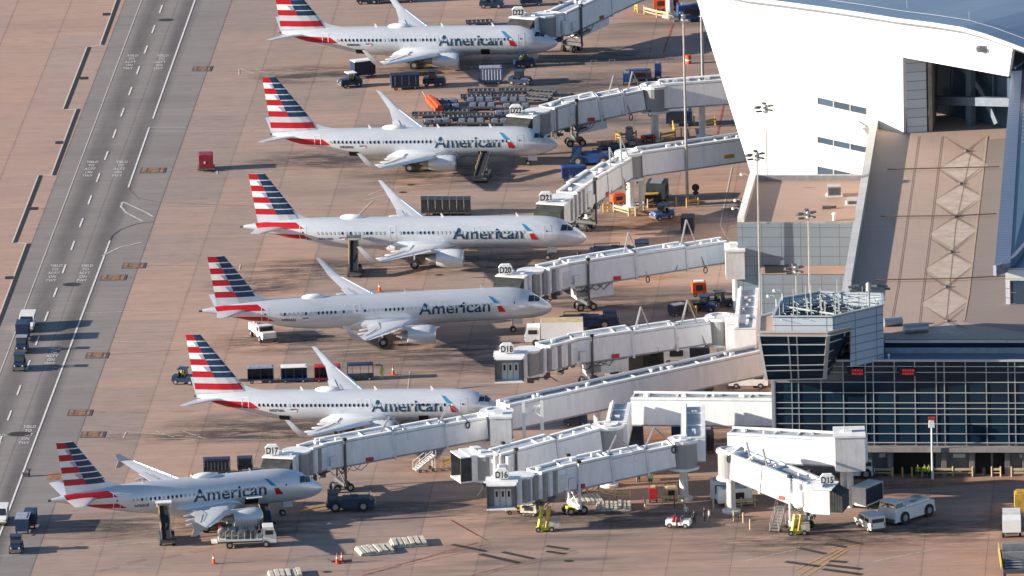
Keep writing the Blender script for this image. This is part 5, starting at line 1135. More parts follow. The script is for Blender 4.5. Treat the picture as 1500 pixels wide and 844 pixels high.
# end boxes at terminal ends
def endbox(x,y,h,sz,label,rz=0):
    p=G(x,y,h); t=thing('link_box',label,'link box',base(p)); b=M(); b.box((0,0,h+sz[2]/2),sz,rz=rz); b.build('casing',BRIDGE,t)
    b=M(); b.box((0,0,h+sz[2]+.12),(sz[0]+.2,sz[1]+.2,.22),rz=rz); b.build('cap',TUNR,t); b=M(); b.tube((0,0,0),(0,0,h),.4,n=12); b.build('pillar',WHITE,t)
    b=M(); b.box((-.2,-.1,h+sz[2]+.5),(1.0,.9,.55)); b.build('roof_unit',CABW,t)
endbox(1245,684,5.0,(3.6,4.6,4.2),'tall white end box of the D15 walkway against the glass')
endbox(1077,404,4.4,(2.4,4.0,3.6),'white link box where D20 meets the grey annex')
endbox(1080,508,4.5,(2.8,3.6,3.4),'white link box between D18 and the covered corridor')
endbox(734,648,4.7,(2.6,3.4,3.4),'grey white link box between D17 and the long raised walkway')
# frame tower beside the unnumbered bridge
p=G(783,706,0)
t=thing('service_gantry','white steel frame with crossed bracing rising behind bridge D16','gantry',p)
for s in (-1.1,1.1): b=M(); b.beam((s,2,0),(s,2,9.6),.42,.42); b.build('post',WHITE,t)
b=M(); b.beam((-1.1,2,9.0),(1.1,2,9.0),.2,.3); b.beam((-1.1,2,7.6),(1.1,2,9.2),.14,.14); b.beam((1.1,2,7.6),(-1.1,2,9.2),.14,.14); b.build('bracing',WHITE,t)
# ---------------------------------------------------------------- vehicles and small equipment
TARP=mat('grey_tarp',(.20,.24,.33),.7,var=.3,vs_=3); BRN=mat('brown_box',(.22,.13,.08),.7); HIV=mat('hi_vis',(.45,.62,.05),.7); DENIM=mat('dark_trousers',(.03,.035,.05),.8); SHIRTW=mat('white_shirt',(.75,.75,.75),.7); HAIR=mat('dark_hair',(.03,.02,.015),.8); PINK=mat('red_shirt',(.60,.06,.08),.7)
LAMP=mat('lamp_glass',(.7,.68,.6),.2); TAIL=mat('tail_lamp',(.5,.02,.02),.3); CURT=mat('pale_curtain',(.34,.37,.48),.7,var=.25,vs_=4); BOXR=mat('dark_red_paint',(.30,.02,.035),.45,var=.15); DGRN=mat('dark_container',(.035,.045,.055),.5,var=.3)
def fwd(x,y,x2,y2): a=G(x,y);b=G(x2,y2); return math.atan2(b.y-a.y,b.x-a.x)
ROADDIR=math.atan2(-VH.y,-VH.x)
def wheels(t,xs,yw,r,wd=.25):
    for x in xs:
        for s in (-1,1): b=M(); b.wheel((x,s*yw,r),r,wd); b.build('wheel',[BLACK,HUB],t)
def tug(x,y,rz,label,body=NAVY,roof=None,cab=True,grp='baggage tractors',L=3.1,driver=True,closed=False):
    p=G(x,y); t=thing('baggage_tractor',label,'baggage tractor',p,rz,grp)
    b=M(); b.box((0,0,.62),(L,1.45,.5)); b.box((L*.27,0,.98),(L*.42,1.2,.32),top=.88); b.box((-L*.36,0,.95),(L*.24,1.35,.28)); b.build('body',body,t)
    b=M(); b.box((L/2+.03,0,.5),(.12,1.5,.3)); b.build('bumper',DKGREY,t)
    if cab:
        for sx_ in (-.15*L,.10*L):
            for s in (-1,1): b=M(); b.beam((sx_-.1,s*.62,.9),(sx_-.06,s*.6,1.95),.07,.07); b.build('roof_post',body,t)
        b=M(); b.box((-.04*L,0,1.98),(L*.42,1.45,.09)); b.build('canopy_roof',roof or body,t)
        b=M(); b.hexa([(.11*L,-.6,1.1),(.13*L,-.6,1.1),(.13*L,.6,1.1),(.11*L,.6,1.1)],[(.07*L,-.58,1.9),(.09*L,-.58,1.9),(.09*L,.58,1.9),(.07*L,.58,1.9)]); b.build('windscreen',GLASS,t)
        if closed: b=M(); b.box((-.04*L,0,1.45),(L*.30,1.3,.8)); b.build('cabin',GLASS,t)
    b=M(); b.box((-.12*L,0,.95),(.5,1.0,.18)); b.box((-.20*L,0,1.2),(.12,1.0,.5)); b.build('seat',BLACK,t)
    for s in (-1,1): b=M(); b.tube((L/2+.06,s*.5,.85),(L/2+.12,s*.5,.85),.1,n=10); b.build('headlight',LAMP,t)
    wheels(t,(-L*.32,L*.32),.66,.33)
    if driver and not closed:
        b=M(); b.sph((-.1*L,.1,1.72),.12,seg=10,mi=1); b.loft([[Vector((-.11*L+r_*math.cos(a),.1+r_*1.4*math.sin(a),z)) for a in [i*math.pi/5 for i in range(10)]] for z,r_ in ((.98,.16),(1.25,.17),(1.5,.17),(1.6,.07),(1.65,.06))]); 
        for s in (-1,1): b.tube((-.11*L,.1+s*.22,1.5),(.02*L,.1+s*.2,1.25),.055,.045,n=6); b.tube((.02*L,.1+s*.2,1.25),(.1*L,.1+s*.1,1.32),.045,.035,n=6,mi=1)
        o=b.build('person',[HIV,SKIN],None,loc=p+Z*0,smooth=True); o.rotation_euler=(0,0,rz); tag(o,'seated driver in hi-vis top at the wheel of the '+label.split(',')[0][:60],'person','seated tractor drivers')
        o['label']=' '.join(o['label'].split()[:16])
    return t
def cart(x,y,rz,label,frame=NAVY,roof=None,curtain=None,L=3.0,open_=False,grp='baggage carts',H=2.0,wd=1.6,tow=True):
    p=G(x,y); t=thing('baggage_cart',label,'baggage cart',p,rz,grp)
    b=M(); b.box((0,0,.52),(L,wd,.16)); b.build('deck',frame,t)
    b=M(); b.box((0,0,H),(L+.08,wd+.08,.08)); b.box((0,0,H+.06),(L*.9,wd*.7,.06)); b.build('roof',roof or frame,t)
    for s in (-1,1): b=M(); b.box((s*L/2,0,(H+.5)/2),(.07,wd,H-.5)); b.build('end_wall',frame,t)
    if curtain is not None:
        for s in (-1,1):
            b=M(); n=14
            for k in range(n):
                xa=-L/2+.08+(L-.16)*k/n; xb=xa+(L-.16)/n; ya=s*(wd/2-.02-(.05 if k%2 else 0)); yb=s*(wd/2-.02-(0 if k%2 else .05))
                b.face([(xa,ya,.62),(xb,yb,.62),(xb,yb,H-.05),(xa,ya,H-.05)])
            b.build('curtain',curtain,t)
    elif not open_:
        b=M(); b.box((0,.0,(H+.55)/2),(.06,wd,H-.55)); b.box((0,wd*.35,(H+.55)/2),(L-.1,.05,H-.6)); b.build('partition',DKGREY,t)
    for k in (-.32,.0,.32):
        if open_ or curtain is None: b=M(); b.beam((L*k,-wd/2,.55),(L*k,-wd/2,H),.05,.05); b.build('stanchion',frame,t)
    if tow: b=M(); b.beam((L/2,0,.4),(L/2+.7,0,.35),.08,.08); b.build('tow_bar',STEEL,t)
    wheels(t,(-L*.35,L*.35),wd/2-.12,.24,.16); return t
def pushback(x,y,rz,label,body=NAVY,L=6.2,W_=2.5,name='aircraft_tug',cat='aircraft tug',cabx=-.36,ht=1.45,stripe=None,wr=.66):
    p=G(x,y); t=thing(name,label,cat,p,rz,'low aircraft tugs')
    b=M(); b.box((0,0,(.45+ht-.1)/2),(L,W_,ht-.55),top=.95); b.box((L*.12*(1 if cabx<0 else -1),0,ht),(L*.62,W_*.75,.25),top=.95); b.build('body',body,t)
    b=M(); b.box((L*cabx,0,ht+.3),(L*.24,W_*.9,.95),top=.88); b.build('cab',body,t)
    b=M(); b.box((L*cabx,0,ht+.4),(L*.244,W_*.84,.5),top=.9); b.box((L*cabx,0,ht+.4),(L*.19,W_*.91,.5),top=.9); b.build('cab_window',GLASS,t)
    b=M(); b.box((L*cabx,0,ht+.81),(L*.23,W_*.84,.07)); b.build('cab_roof',stripe or body,t)
    for s in (-1,1): b=M(); b.box((s*(L/2+.06),0,.7),(.2,W_*.9,.35)); b.build('bumper',DKGREY,t)
    b=M(); q_=1 if cabx<0 else -1; b.box((q_*L*.3,W_*.1,ht+.2),(.8,1.0,.2)); b.box((q_*L*.08,-W_*.2,ht+.18),(.9,.5,.14)); b.path([(0,-W_*.36,ht+.1),(0,-W_*.36,ht+.45),(q_*L*.4,-W_*.36,ht+.45),(q_*L*.4,-W_*.36,ht+.1)],.04); b.build('engine_cover',DKGREY if body is not WHITE else GREY,t)
    for s in (-1,1): b=M(); b.tube((-L/2-.1,s*.8,1.0),(-L/2-.2,s*.8,1.0),.12,n=10); b.build('headlight',LAMP,t)
    wheels(t,(-L*.27,L*.33),W_/2-.1,wr,.45); return t
def belt_loader(x,y,rz,label,col=DKGREY,L=7.6,h0=1.0,h1=3.1,canopy=None):
    p=G(x,y); t=thing('belt_loader',label,'belt loader',p,rz,'belt loaders')
    b=M(); b.box((-.5,0,.6),(4.6,1.8,.45)); b.box((-2.0,-.55,1.05),(1.2,.7,.5)); b.build('chassis',col,t)
    b=M(); b.beam((-L*.45,.1,h0),(L*.5,.1,h1),.95,.22); b.build('conveyor_belt',BLACK,t)
    for s in (-1,1): b=M(); b.beam((-L*.45,.1+s*.55,h0+.05),(L*.5,.1+s*.55,h1+.05),.1,.38); b.build('conveyor_side',col,t)
    b=M(); b.path([(-1.5,.72,h0+.9),(2.6,.72,h1+.35)],.04); [b.tube((u,.72,h0+.2+(u+3)*.27),(u,.72,h0+1.1+(u+2)*.22),.03,n=5) for u in (-1.5,0,1.3,2.6)]; b.build('hand_rail',YEL,t)
    for s in (-1,1): b=M(); b.tube((.6,.1+s*.4,.8),(1.6,.1+s*.4,h1*.72),.07,n=6); b.build('lift_arm',STEEL,t)
    b=M(); b.box((-1.6,-.6,1.35),(.5,.55,.4)); b.build('seat',BLACK,t)
    if canopy: b=M(); b.box((L*.47,.1,h1+.62),(1.3,1.9,.1)); [b.tube((L*.47+u,.1+v,h1+.1),(L*.47+u,.1+v,h1+.6),.04,n=5) for u in (-.5,.5) for v in (-.8,.8)]; b.build('canopy',canopy,t)
    wheels(t,(-2.1,1.1),.8,.38,.28); return t
def truck(x,y,rz,label,name,cat,cabc=WHITE,L=7,W_=2.3,cabL=1.9,cabH=2.4,body=None,grp=None,hood=0.0):
    p=G(x,y); t=thing(name,label,cat,p,rz,grp)
    b=M(); b.box((-.0,0,.75),(L*.98,W_*.62,.28)); b.build('chassis',DKGREY,t)
    xc=L/2-cabL/2-hood; b=M(); z0=.55
    prf=[(-cabL/2,z0),(cabL/2,z0),(cabL/2,z0+(cabH-z0)*.48),(cabL/2-.35,cabH),(-cabL/2,cabH)]
    b.hexa([Vector((xc+a,-W_*.46,z)) for a,z in prf],[Vector((xc+a,W_*.46,z)) for a,z in prf]); 
    if hood: b.box((L/2-hood/2,0,.95),(hood,W_*.86,.85),top=.93)
    b.build('cab',cabc,t)
    b=M(); zc=z0+(cabH-z0)*.5; xw=xc+cabL/2
    b.hexa([(xw-.03,-W_*.40,zc),(xw+.03,-W_*.40,zc),(xw+.03,W_*.40,zc),(xw-.03,W_*.40,zc)],[(xw-.36,-W_*.38,cabH-.12),(xw-.28,-W_*.38,cabH-.12),(xw-.28,W_*.38,cabH-.12),(xw-.36,W_*.38,cabH-.12)]); b.build('windscreen',GLASS,t)
    for s in (-1,1): b=M(); b.box((xc-.05,s*W_*.463,zc+.32),(cabL*.6,.04,.55)); b.build('side_window',GLASS,t)
    for s in (-1,1): b=M(); b.box((L/2+.02,s*W_*.34,.85),(.06,.32,.2)); b.build('headlight',LAMP,t)
    b=M(); b.box((L/2+.05,0,.5),(.14,W_*.9,.25)); b.build('bumper',DKGREY,t)
    wheels(t,(-L*.3,L*.32),W_/2-.15,.42,.28)
    if body: body(t,L,W_,cabL)
    return t
def van(x,y,rz,label,col=WHITE,L=4.9,H=1.95,W_=1.9,grp=None,name='van',bonnet=.95):
    p=G(x,y); t=thing(name,label,'van',p,rz,grp); prf=[(-L/2,.4),(L/2,.4),(L/2,.9),(L/2-bonnet,1.12),(L/2-bonnet-.75,H-.05),(-L/2+.1,H),(-L/2,1.3)]
    b=M(); b.hexa([Vector((a,-W_/2,z)) for a,z in prf],[Vector((a,W_/2,z)) for a,z in prf]); b.build('body',col,t)
    b=M(); a0=L/2-bonnet; b.hexa([(a0-.02,-W_*.43,1.16),(a0+.04,-W_*.43,1.16),(a0+.04,W_*.43,1.16),(a0-.02,W_*.43,1.16)],[(a0-.72,-W_*.41,H-.12),(a0-.66,-W_*.41,H-.12),(a0-.66,W_*.41,H-.12),(a0-.72,W_*.41,H-.12)]); b.build('windscreen',GLASS,t)
    for s in (-1,1):
        for xa,xb in ((L/2-bonnet-1.35,L/2-bonnet-.55),(-L*.1,L*.08),(-L*.38,-L*.14)): b=M(); b.box(((xa+xb)/2,s*(W_/2+.01),1.45),(xb-xa,.03,.42)); b.build('side_window',GLASS,t)
    b=M(); b.box((-L/2+.02,0,1.5),(.12,W_*.8,.45)); b.build('rear_window',GLASS,t)
    for s in (-1,1): b=M(); b.box((-L/2-.01,s*W_*.43,1.0),(.05,.12,.4)); b.build('tail_light',TAIL,t); b=M(); b.box((L/2,s*W_*.36,.78),(.05,.3,.18)); b.build('headlight',LAMP,t)
    b=M(); b.box((L/2+.03,0,.45),(.1,W_*.95,.22)); b.box((-L/2-.03,0,.45),(.1,W_*.95,.22)); b.build('bumper',DKGREY,t)
    wheels(t,(-L*.31,L*.31),W_/2-.1,.36,.22); return t
# convoy on the road
tug(29,541,ROADDIR,'navy baggage tractor leading the road convoy, lowest of it')
tug(32,515,ROADDIR,'navy baggage tractor with striped roof, second in the road convoy',roof=CURT)
cart(34,497,ROADDIR,'navy canopied cart in the road convoy just below the white pickup',curtain=DENIM,H=2.2)
t=van(40,481,ROADDIR,'white pickup truck at the top of the convoy on the road',L=5.2,H=1.85,name='pickup_truck',bonnet=1.3); t['category']='pickup truck'
tug(24,808,ROADDIR,'navy baggage tractor at the bottom left corner of the photo',closed=True)
cart(34,779,ROADDIR,'cart with pale striped roof behind the tractor in the bottom left corner',roof=CURT,curtain=DENIM)
cart(45,771,ROADDIR,'dark cart right beside the pale striped cart in the bottom left corner',curtain=DENIM,H=1.9,wd=1.4)
van(0,765,ROADDIR,'white van cut off by the left edge of the photo near the bottom',L=4.2)
# box beside the stand
p=G(302,248); t=thing('red_container','dark red box trailer standing alone between the road and the airliners','trailer',p,R(92))
b=M(); b.box((0,0,1.25),(2.4,1.9,1.7)); b.box((0,0,2.14),(2.1,1.6,.1)); b.build('body',BOXR,t); b=M(); b.box((-.2,0,.3),(2.6,2.3,.16)); b.beam((-1.2,0,.3),(-2.0,0,.2),.1,.1); b.build('frame',DKGREY,t); b=M(); b.box((-1.21,.2,1.2),(.04,.2,.3)); b.build('latch',WHT,t); wheels(t,(-.8,.8),.85,.22,.16)
b=M(); p=G(42,698); b.box((p.x-.4,p.y,.25),(.7,.5,.5)); b.tube(p,p+Z*.8,.18,n=8); b.box((p.x+.1,p.y,.85),(.5,.3,.25)); tag(b.build('taxi_light',DKGREY),'small dark light fitting on the road edge line left of the lowest tail','light fitting')
# stand 1 (top)
tug(513,127,fwd(513,127,480,131),'navy tractor with a white cab roof left of the long navy container cart',roof=WHT)
cart(532,113,fwd(513,127,480,131),'white roofed cart close behind the tractor with the white cab roof',frame=NAVY,roof=WHT,curtain=DENIM,H=2.4)
def boxcart(x,y,rz,label,col=NAVY,L=3.6,H=2.0,wd=1.7,ribs=0,grp='closed container carts'):
    p=G(x,y); t=thing('container_cart',label,'container cart',p,rz,grp); b=M(); b.box((0,0,(H+.55)/2+.02),(L,wd,H-.55)); b.build('container',col,t)
    b=M(); b.box((0,0,.45),(L+.1,wd+.05,.14)); b.beam((L/2,0,.4),(L/2+.7,0,.35),.08,.08); b.build('frame',DKGREY,t); b=M(); b.box((0,0,H+.06),(L+.05,wd+.05,.07)); b.build('lid',col,t)
    for k in range(ribs): b=M(); b.box((-L/2+(k+.5)*L/ribs,-wd/2-.02,(H+.6)/2),(.07,.04,H-.7)); b.build('rib',GREY,t)
    wheels(t,(-L*.35,L*.35),wd/2-.1,.24,.16); return t
boxcart(593,130,R(8),'long navy container cart between two tractors under the topmost airliner',L=3.8,ribs=4)
tug(636,125,R(-6),'dark tractor right of the long navy container cart',closed=True,L=3.0)
cart(719,122,R(0),'navy cart with pale curtains under the nose of the topmost airliner',frame=BLUE,roof=CURT,curtain=CURT,H=2.3)
tug(762,124,R(-25),'navy cabbed tractor just right of the cart with pale curtains',closed=True,roof=NAVY,L=3.0)
tug(768,98,R(10),'navy tractor behind the cabbed tractor, under the topmost nose',L=2.8)
tug(538,5,R(0),'navy tractor cut off by the top of the photo above the topmost airliner',L=3.0,driver=False); cart(565,4,R(3),'navy cart cut off by the top of the photo beside a tractor',curtain=DENIM); cart(590,3,R(3),'last navy cart at the top edge, above the far wing of the topmost airliner',curtain=DENIM)
tug(720,11,R(-5),'navy tractor at the top edge, left of the D23 sign',driver=False,L=3.3)
cart(778,8,R(5),'blue cart half hidden behind the D23 jet bridge',frame=BLUE,curtain=NAVY)
def dolly(x,y,rz,label,cells=3,tall=False,L=3.7,grp='baggage dollies parked in the pool',col=DKGREY,load=None):
    p=G(x,y); t=thing('baggage_dolly',label,'dolly',p,rz,grp)
    b=M(); b.box((0,0,.42),(L,1.6,.14)); 
    for s in (-1,1): b.beam((-L/2,s*.8,.56),(L/2,s*.8,.56),.08,.16)
    for s in (-1,1): b.beam((s*L/2,-.8,.56),(s*L/2,.8,.56),.08,.16)
    b.build('frame',col,t)
    if load:
        for k in range(cells):
            b=M(); w_=L/cells; b.box((-L/2+w_*(k+.5),0,.72),(w_*.80,1.35,.42),top=.86); b.build('load',load,t)
    else:
        for k in range(6): b=M(); b.tube((-L/2+(k+.5)*L/6,-.7,.52),(-L/2+(k+.5)*L/6,.7,.52),.07,n=6); b.build('roller',STEEL,t)
    b=M(); b.beam((L/2,0,.4),(L/2+.8,0,.45),.07,.07); b.build('tow_bar',STEEL,t); wheels(t,(-L*.35,L*.35),.7,.2,.14); return t
dl=[(705,138,0),(751,137,0),(695,146,0),(740,146,0),(651,155,1),(703,153,1),(752,153,1),(654,163,1),(706,161,1),(756,162,1),(624,172,0),(668,168,0),(702,174,0),(640,184,1),(690,184,1),(738,184,1),(744,172,1),(668,176,0)]
dn=['topmost left flat dolly of the pool','topmost right flat dolly of the pool, below the cabbed tractor','flat dolly in the second row of the pool, left one','flat dolly in the second row of the pool, right one','tarped dolly beside the orange carrier, upper one','tarped dolly in the middle of the third pool row','tarped dolly at the right end of the third pool row','tarped dolly beside the orange carrier, lower one','tarped dolly in the middle of the fourth pool row','tarped dolly at the right end of the fourth pool row','flat dark dolly at the far left of the pool','flat dolly right behind the orange carrier','flat dolly in the middle of the fifth pool row','tarped dolly at the bottom left of the pool, just above the airliner roof','tarped dolly at the bottom middle of the pool, just above the airliner roof','tarped dolly at the bottom right of the pool, beside the D22 canopy','tarped dolly just left of the D22 sign','flat dolly in the fifth row just left of its middle']
for (x,y,l),n_ in zip(dl,dn): dolly(x,y,R(rnd.uniform(-3,5)),n_,load=TARP if l else None)
for i,(x,y,a,n_) in enumerate(((794,140,-20,'empty steel dolly right of the pool, upper of two'),(788,148,-25,'empty steel dolly right of the pool, lower of two'),(702,37,4,'lone flat dolly below the top edge, left of D23'))): dolly(x,y,R(a),n_,grp='empty steel dollies')
b=M(); c0=G(630,152);c1=G(644,168); b.beam(c0+Z*.7,c1+Z*.7,1.2,.5); b.beam(c0+Z*1.0,c1+Z*1.05,.5,.5); b.tube(c0,c0+Vector((-1,1.5,1.4)),.08); tag(b.build('orange_carrier',ORANGE),'bright orange frame lying across the left end of the dolly pool','carrier frame')
# stand 2
belt_loader(708,262,fwd(702,262,722,234),'belt loader under the front hold of the airliner at D22, with yellow rails',h1=2.6,L=6.5)
pushback(868,240,R(176),'blue aircraft tug beyond the nose of the airliner at D22',body=BLUE,L=5.6,cabx=.36)
cart(841,264,R(4),'bright blue cart below the aircraft tug of stand D22',frame=BLUE,curtain=BLUE,L=3.2,H=1.9)
pushback(905,228,R(190),'navy aircraft tug half hidden by the D21 bridge roof',body=NAVY,L=5.0)
# stand 3
for k in range(7):
    x=622+k*10.5; boxcart(x,314,R(90),'%s of seven dark container carts in a row behind the third airliner'%['leftmost','second from left','third from left','middle','third from right','second from right','rightmost'][k],col=DGRN,L=2.2,H=2.1,wd=.85,grp='row of dark container carts')
belt_loader(520,400,fwd(520,400,523,352),'black belt loader reaching up to the rear hold of the third airliner',col=DKGREY,h1=3.4,L=7.0,canopy=DKGREY)
tug(970,321,fwd(970,321,940,327),'small blue tractor in the open right of the D21 pillar',body=BLUE,L=3.0)
boxcart(1008,340,R(85),'dark container cart standing alone right of the small blue tractor',col=DGRN,L=2.4,H=2.1,wd=1.7)
pushback(908,379,R(180),'long navy aircraft tug above the D20 bridge, right of the third nose',body=NAVY,L=8.0)
def generator(x,y,rz,label,col=DKGREY,sz=(2.4,1.5,1.5),grp='ground power units',top=None):
    p=G(x,y); t=thing('ground_unit',label,'ground unit',p,rz,grp); b=M(); b.box((0,0,.45+sz[2]/2),sz,top=.96); b.build('casing',col,t); b=M(); b.box((0,0,.5+sz[2]),(sz[0]*.7,sz[1]*.6,.12)); b.build('hood',top or GREY,t)
    b=M(); b.box((0,-sz[1]/2-.02,.5+sz[2]*.5),(sz[0]*.5,.04,sz[2]*.5)); b.build('grille',BLACK,t); b=M(); b.beam((sz[0]/2,0,.4),(sz[0]/2+.8,0,.3),.07,.07); b.build('tow_bar',STEEL,t); wheels(t,(-sz[0]*.3,sz[0]*.3),sz[1]/2-.08,.25,.16)
generator(963,292,R(80),'dark ground unit behind the D21 pillar',col=DGRN,sz=(3.4,2.6,2.0)); generator(955,300,R(0),'black and yellow ground unit left of the larger one at the D21 pillar',col=BLACK,sz=(2.6,1.4,1.0),top=YEL)
generator(905,300,R(20),'orange ground unit left of the D21 pillar',col=ORANGE,sz=(1.8,1.4,1.0),top=ORANGE); generator(995,183,R(0),'navy ground unit under the D22 walkway',col=NAVY,sz=(3.6,2.2,1.6)); generator(922,207,R(90),'grey and red cabinet between the rails left of the D22 pillar',col=GREY,sz=(1.4,1.0,1.4),top=RED)
generator(950,208,R(12),'low orange trolley beside the D22 pillar',col=ORANGE,sz=(1.9,1.2,.4),top=BLUE); generator(935,118,R(3),'grey pump unit with blue tank above the D22 tunnel',col=DKGREY,sz=(3.6,1.8,1.0),top=BLUE); generator(918,124,R(90),'small blue cabinet beside the grey pump unit above D22',col=BLUE,sz=(1.2,1.0,1.2)); generator(964,116,R(90),'dark blue cylinder cabinet right of the pump unit above D22',col=BLUE,sz=(.9,.9,1.8))
generator(1012,30,R(5),'large blue equipment box near the hall corner at the top',col=BLUE,sz=(3.8,2.6,1.9)); generator(1048,58,R(95),'upright blue cabinet against the leaning edge of the white hall',col=BLUE,sz=(2.4,1.3,1.9)); generator(1050,66,R(20),'small yellow trolley below the upright blue cabinet',col=YEL,sz=(1.2,.8,.5),top=YEL)
generator(968,15,R(0),'left orange hopper behind the guard rail at the top',col=ORANGE,sz=(2.0,1.6,1.3),top=ORANGE); generator(984,16,R(10),'right orange hopper behind the guard rail at the top',col=ORANGE,sz=(1.8,1.6,1.6),top=DKGREY)
generator(1024,433,R(5),'orange ground unit right of the D20 tunnel',col=ORANGE,sz=(1.8,1.5,1.4),top=WHT); tug(1034,455,R(-20),'dark tractor below the orange unit, right of the D20 tunnel',closed=True,L=3.0); tug(1056,449,R(10),'navy tractor beside the corridor, right of the orange unit',L=3.4)
generator(993,462,R(30),'small white and blue unit under the D18 bridge cables',col=NAVY,sz=(2.2,1.5,1.0),top=WHT)
# stand 4
pushback(862,480,R(180),'navy aircraft tug at the nose of the fourth airliner with large wheels',body=NAVY,L=7.6)
def boxbody(t,L,W_,cl):
    b=M(); b.box((-cl/2-.05,0,1.95),(L-cl-.15,W_+.15,2.1)); b.build('cargo_box',WHT,t)
    b=M(); b.box((-cl/2-.05,0,3.03),(L-cl-.2,W_+.1,.06)); b.build('box_roof',CREAM,t)
    b=M(); s=-W_/2-.09; b.tube((-1.3,s,1.8),(-1.3,s-.02,1.8),.62,n=20); b.build('round_emblem',DKGREY,t); b=M(); b.tube((-1.2,s-.021,1.7),(-1.2,s-.03,1.7),.35,n=16); b.build('emblem_centre',RED,t)
    b=M(); [b.box((.0+k*.42,s,1.95),(.3,.03,.34)) for k in range(3)]; b.build('red_lettering',RED,t)
truck(812,503,R(180),'white box truck with a round emblem just above the D18 cab','box_truck','truck',cabc=WHT,L=7.4,W_=2.4,body=boxbody)
def tankbody(t,L,W_,cl):
    b=M(); b.box((-cl/2,0,1.2),(L-cl-.3,W_*.9,.9)); b.build('tank_body',WHITE,t)
    for k in range(3): b=M(); b.tube((-cl/2-1.2+k*1.0,-.5,1.7),(-cl/2-1.2+k*1.0,.5,1.75),.26,n=10); b.build('tank_fitting',STEEL,t)
truck(385,496,fwd(372,480,400,500),'white lavatory truck under the tail of the fourth airliner','lavatory_truck','truck',L=5.6,W_=2.2,cabL=1.4,cabH=2.0,hood=1.0,body=tankbody)
# stand 5 carts
cart(382,560,R(2),'navy cart leftmost of four parked behind the fifth airliner',frame=NAVY,roof=CURT,L=3.2)
cart(431,559,R(2),'blue cart with white roof, second of four behind the fifth airliner',frame=BLUE,roof=WHT,L=3.2)
cart(480,558,R(2),'red cart of the four, half hidden by the far wing of the fifth airliner',frame=BOXR,roof=RED,L=3.2)
cart(528,556,R(2),'navy open cart rightmost of four behind the fifth airliner, next to a worker',frame=NAVY,roof=NAVY,open_=True,L=3.2)
tug(270,562,R(-15),'navy tractor at the tail fin of the fifth airliner',L=2.9)
van(1097,567,R(175),'silver white people carrier parked between the corridor and the glass concourse',col=WHITE,L=4.9,H=1.75)
generator(1090,597,R(10),'white and red unit under the walkway end by the tower',col=NAVY,sz=(1.6,1.0,1.0),top=RED)
tug(1008,583,R(60),'dark tractor left of the striped mat under the long raised walkway',L=3.2,closed=True)
cart(1030,580,R(70),'cart with pale striped roof under the long raised walkway',roof=CURT,curtain=DENIM,H=1.8,L=3.6)
# stand 6
belt_loader(244,792,fwd(246,792,238,746),'black belt loader with white canopy reaching the rear hold of the lowest airliner',col=DKGREY,L=7.2,h1=3.3,canopy=WHT)
def hydrant(t,L,W_,cl):
    b=M(); b.box((-cl/2,0,1.0),(L-cl-.1,W_*.95,.2)); b.build('platform',WHITE,t); r_=random.Random(5)
    for k in range(4): b=M(); b.tube((-2.9+k*1.15,-.7,1.75),(-2.9+k*1.15,.7,1.75),.55,n=16); b.build('hose_reel',mat('reel_grey',(.38,.40,.41),.5,.3,var=.4,vs_=5),t)
    for k in range(7): x_=-3.3+k*.75; b=M(); b.path([(x_,-.9,1.1),(x_,-.9,2.1),(x_+.3,-.9,2.25),(x_+.3,.9,2.25)],.06); b.build('pipe',STEEL,t)
    b=M(); b.box((.4,0,1.6),(.9,1.6,1.0)); b.build('pump_cabinet',DKGREY,t); b=M(); b.box((-L/2-.4,0,.75),(.7,W_*.9,.12)); b.build('rear_step',WHITE,t); b=M(); b.box((-L/2+.3,.6,2.2),(.3,.2,.7)); b.build('red_flag',RED,t)
truck(362,800,R(3),'white fuel hydrant truck with grey hose reels beside the lowest airliner engine','fuel_truck','truck',L=7.0,W_=2.2,cabL=1.6,cabH=2.5,body=hydrant)
pushback(514,746,R(180),'navy aircraft tug coupled to the nose of the lowest airliner',body=NAVY,L=5.6,cabx=.38)
belt_loader(392,778,fwd(405,795,388,757),'second black belt loader at the front hold of the lowest airliner',h1=2.6,L=5.5)
cart(318,694,R(2),'navy cart whose roof shows behind the lowest airliner, left one',H=1.9,curtain=DENIM,L=3.2); cart(359,690,R(2),'small navy cart whose roof shows behind the lowest airliner, right one',H=1.7,curtain=DENIM,L=1.8)
b=M(); a_=G(462,742);c_=G(478,741); b.beam(G(440,752)+Z*.3,G(485,744)+Z*.35,.15,.15); tag(b.build('tow_bar',YEL),'yellow tow bar between the navy aircraft tug and the lowest nose wheel','tow bar')
# white pallets
def pallets(x,y,rz,label,L=4.2,W_=3.2,n=6,col=None):
    p=G(x,y); t=thing('pallet_stack',label,'pallet stack',p,rz,'stacked white pallets on the apron'); mt=col or CREAM
    r_=random.Random(int(x))
    b=M(); b.box((0,0,.12),(L,W_,.2)); b.build('base',mt,t)
    for k in range(n):
        b=M(); xx=-L/2+(k+.5)*L/n; b.box((xx+r_.uniform(-.05,.05),r_.uniform(-.15,.15),.33+r_.uniform(0,.12)),(L/n*.72,W_*1.02,.2)); b.build('slat',mt,t)
    return t
PALW=mat('pallet_white',(.66,.62,.53),.7,var=.25,vs_=2)
pallets(549,808,R(14),'white pallet stack with wavy slats, left of two near the red cones',col=PALW); pallets(598,797,R(8),'white pallet stack right of its wavy neighbour near the red cones',col=PALW); pallets(418,844,R(6),'white pallet stack cut by the bottom edge of the photo',col=PALW,L=4.0)
pallets(856,735,R(10),'grey white pallet stack under the D16 tunnel, left of two',col=PALW,n=8); pallets(899,744,R(0),'grey white pallet stack under the D16 tunnel, right of two',col=PALW,n=8)
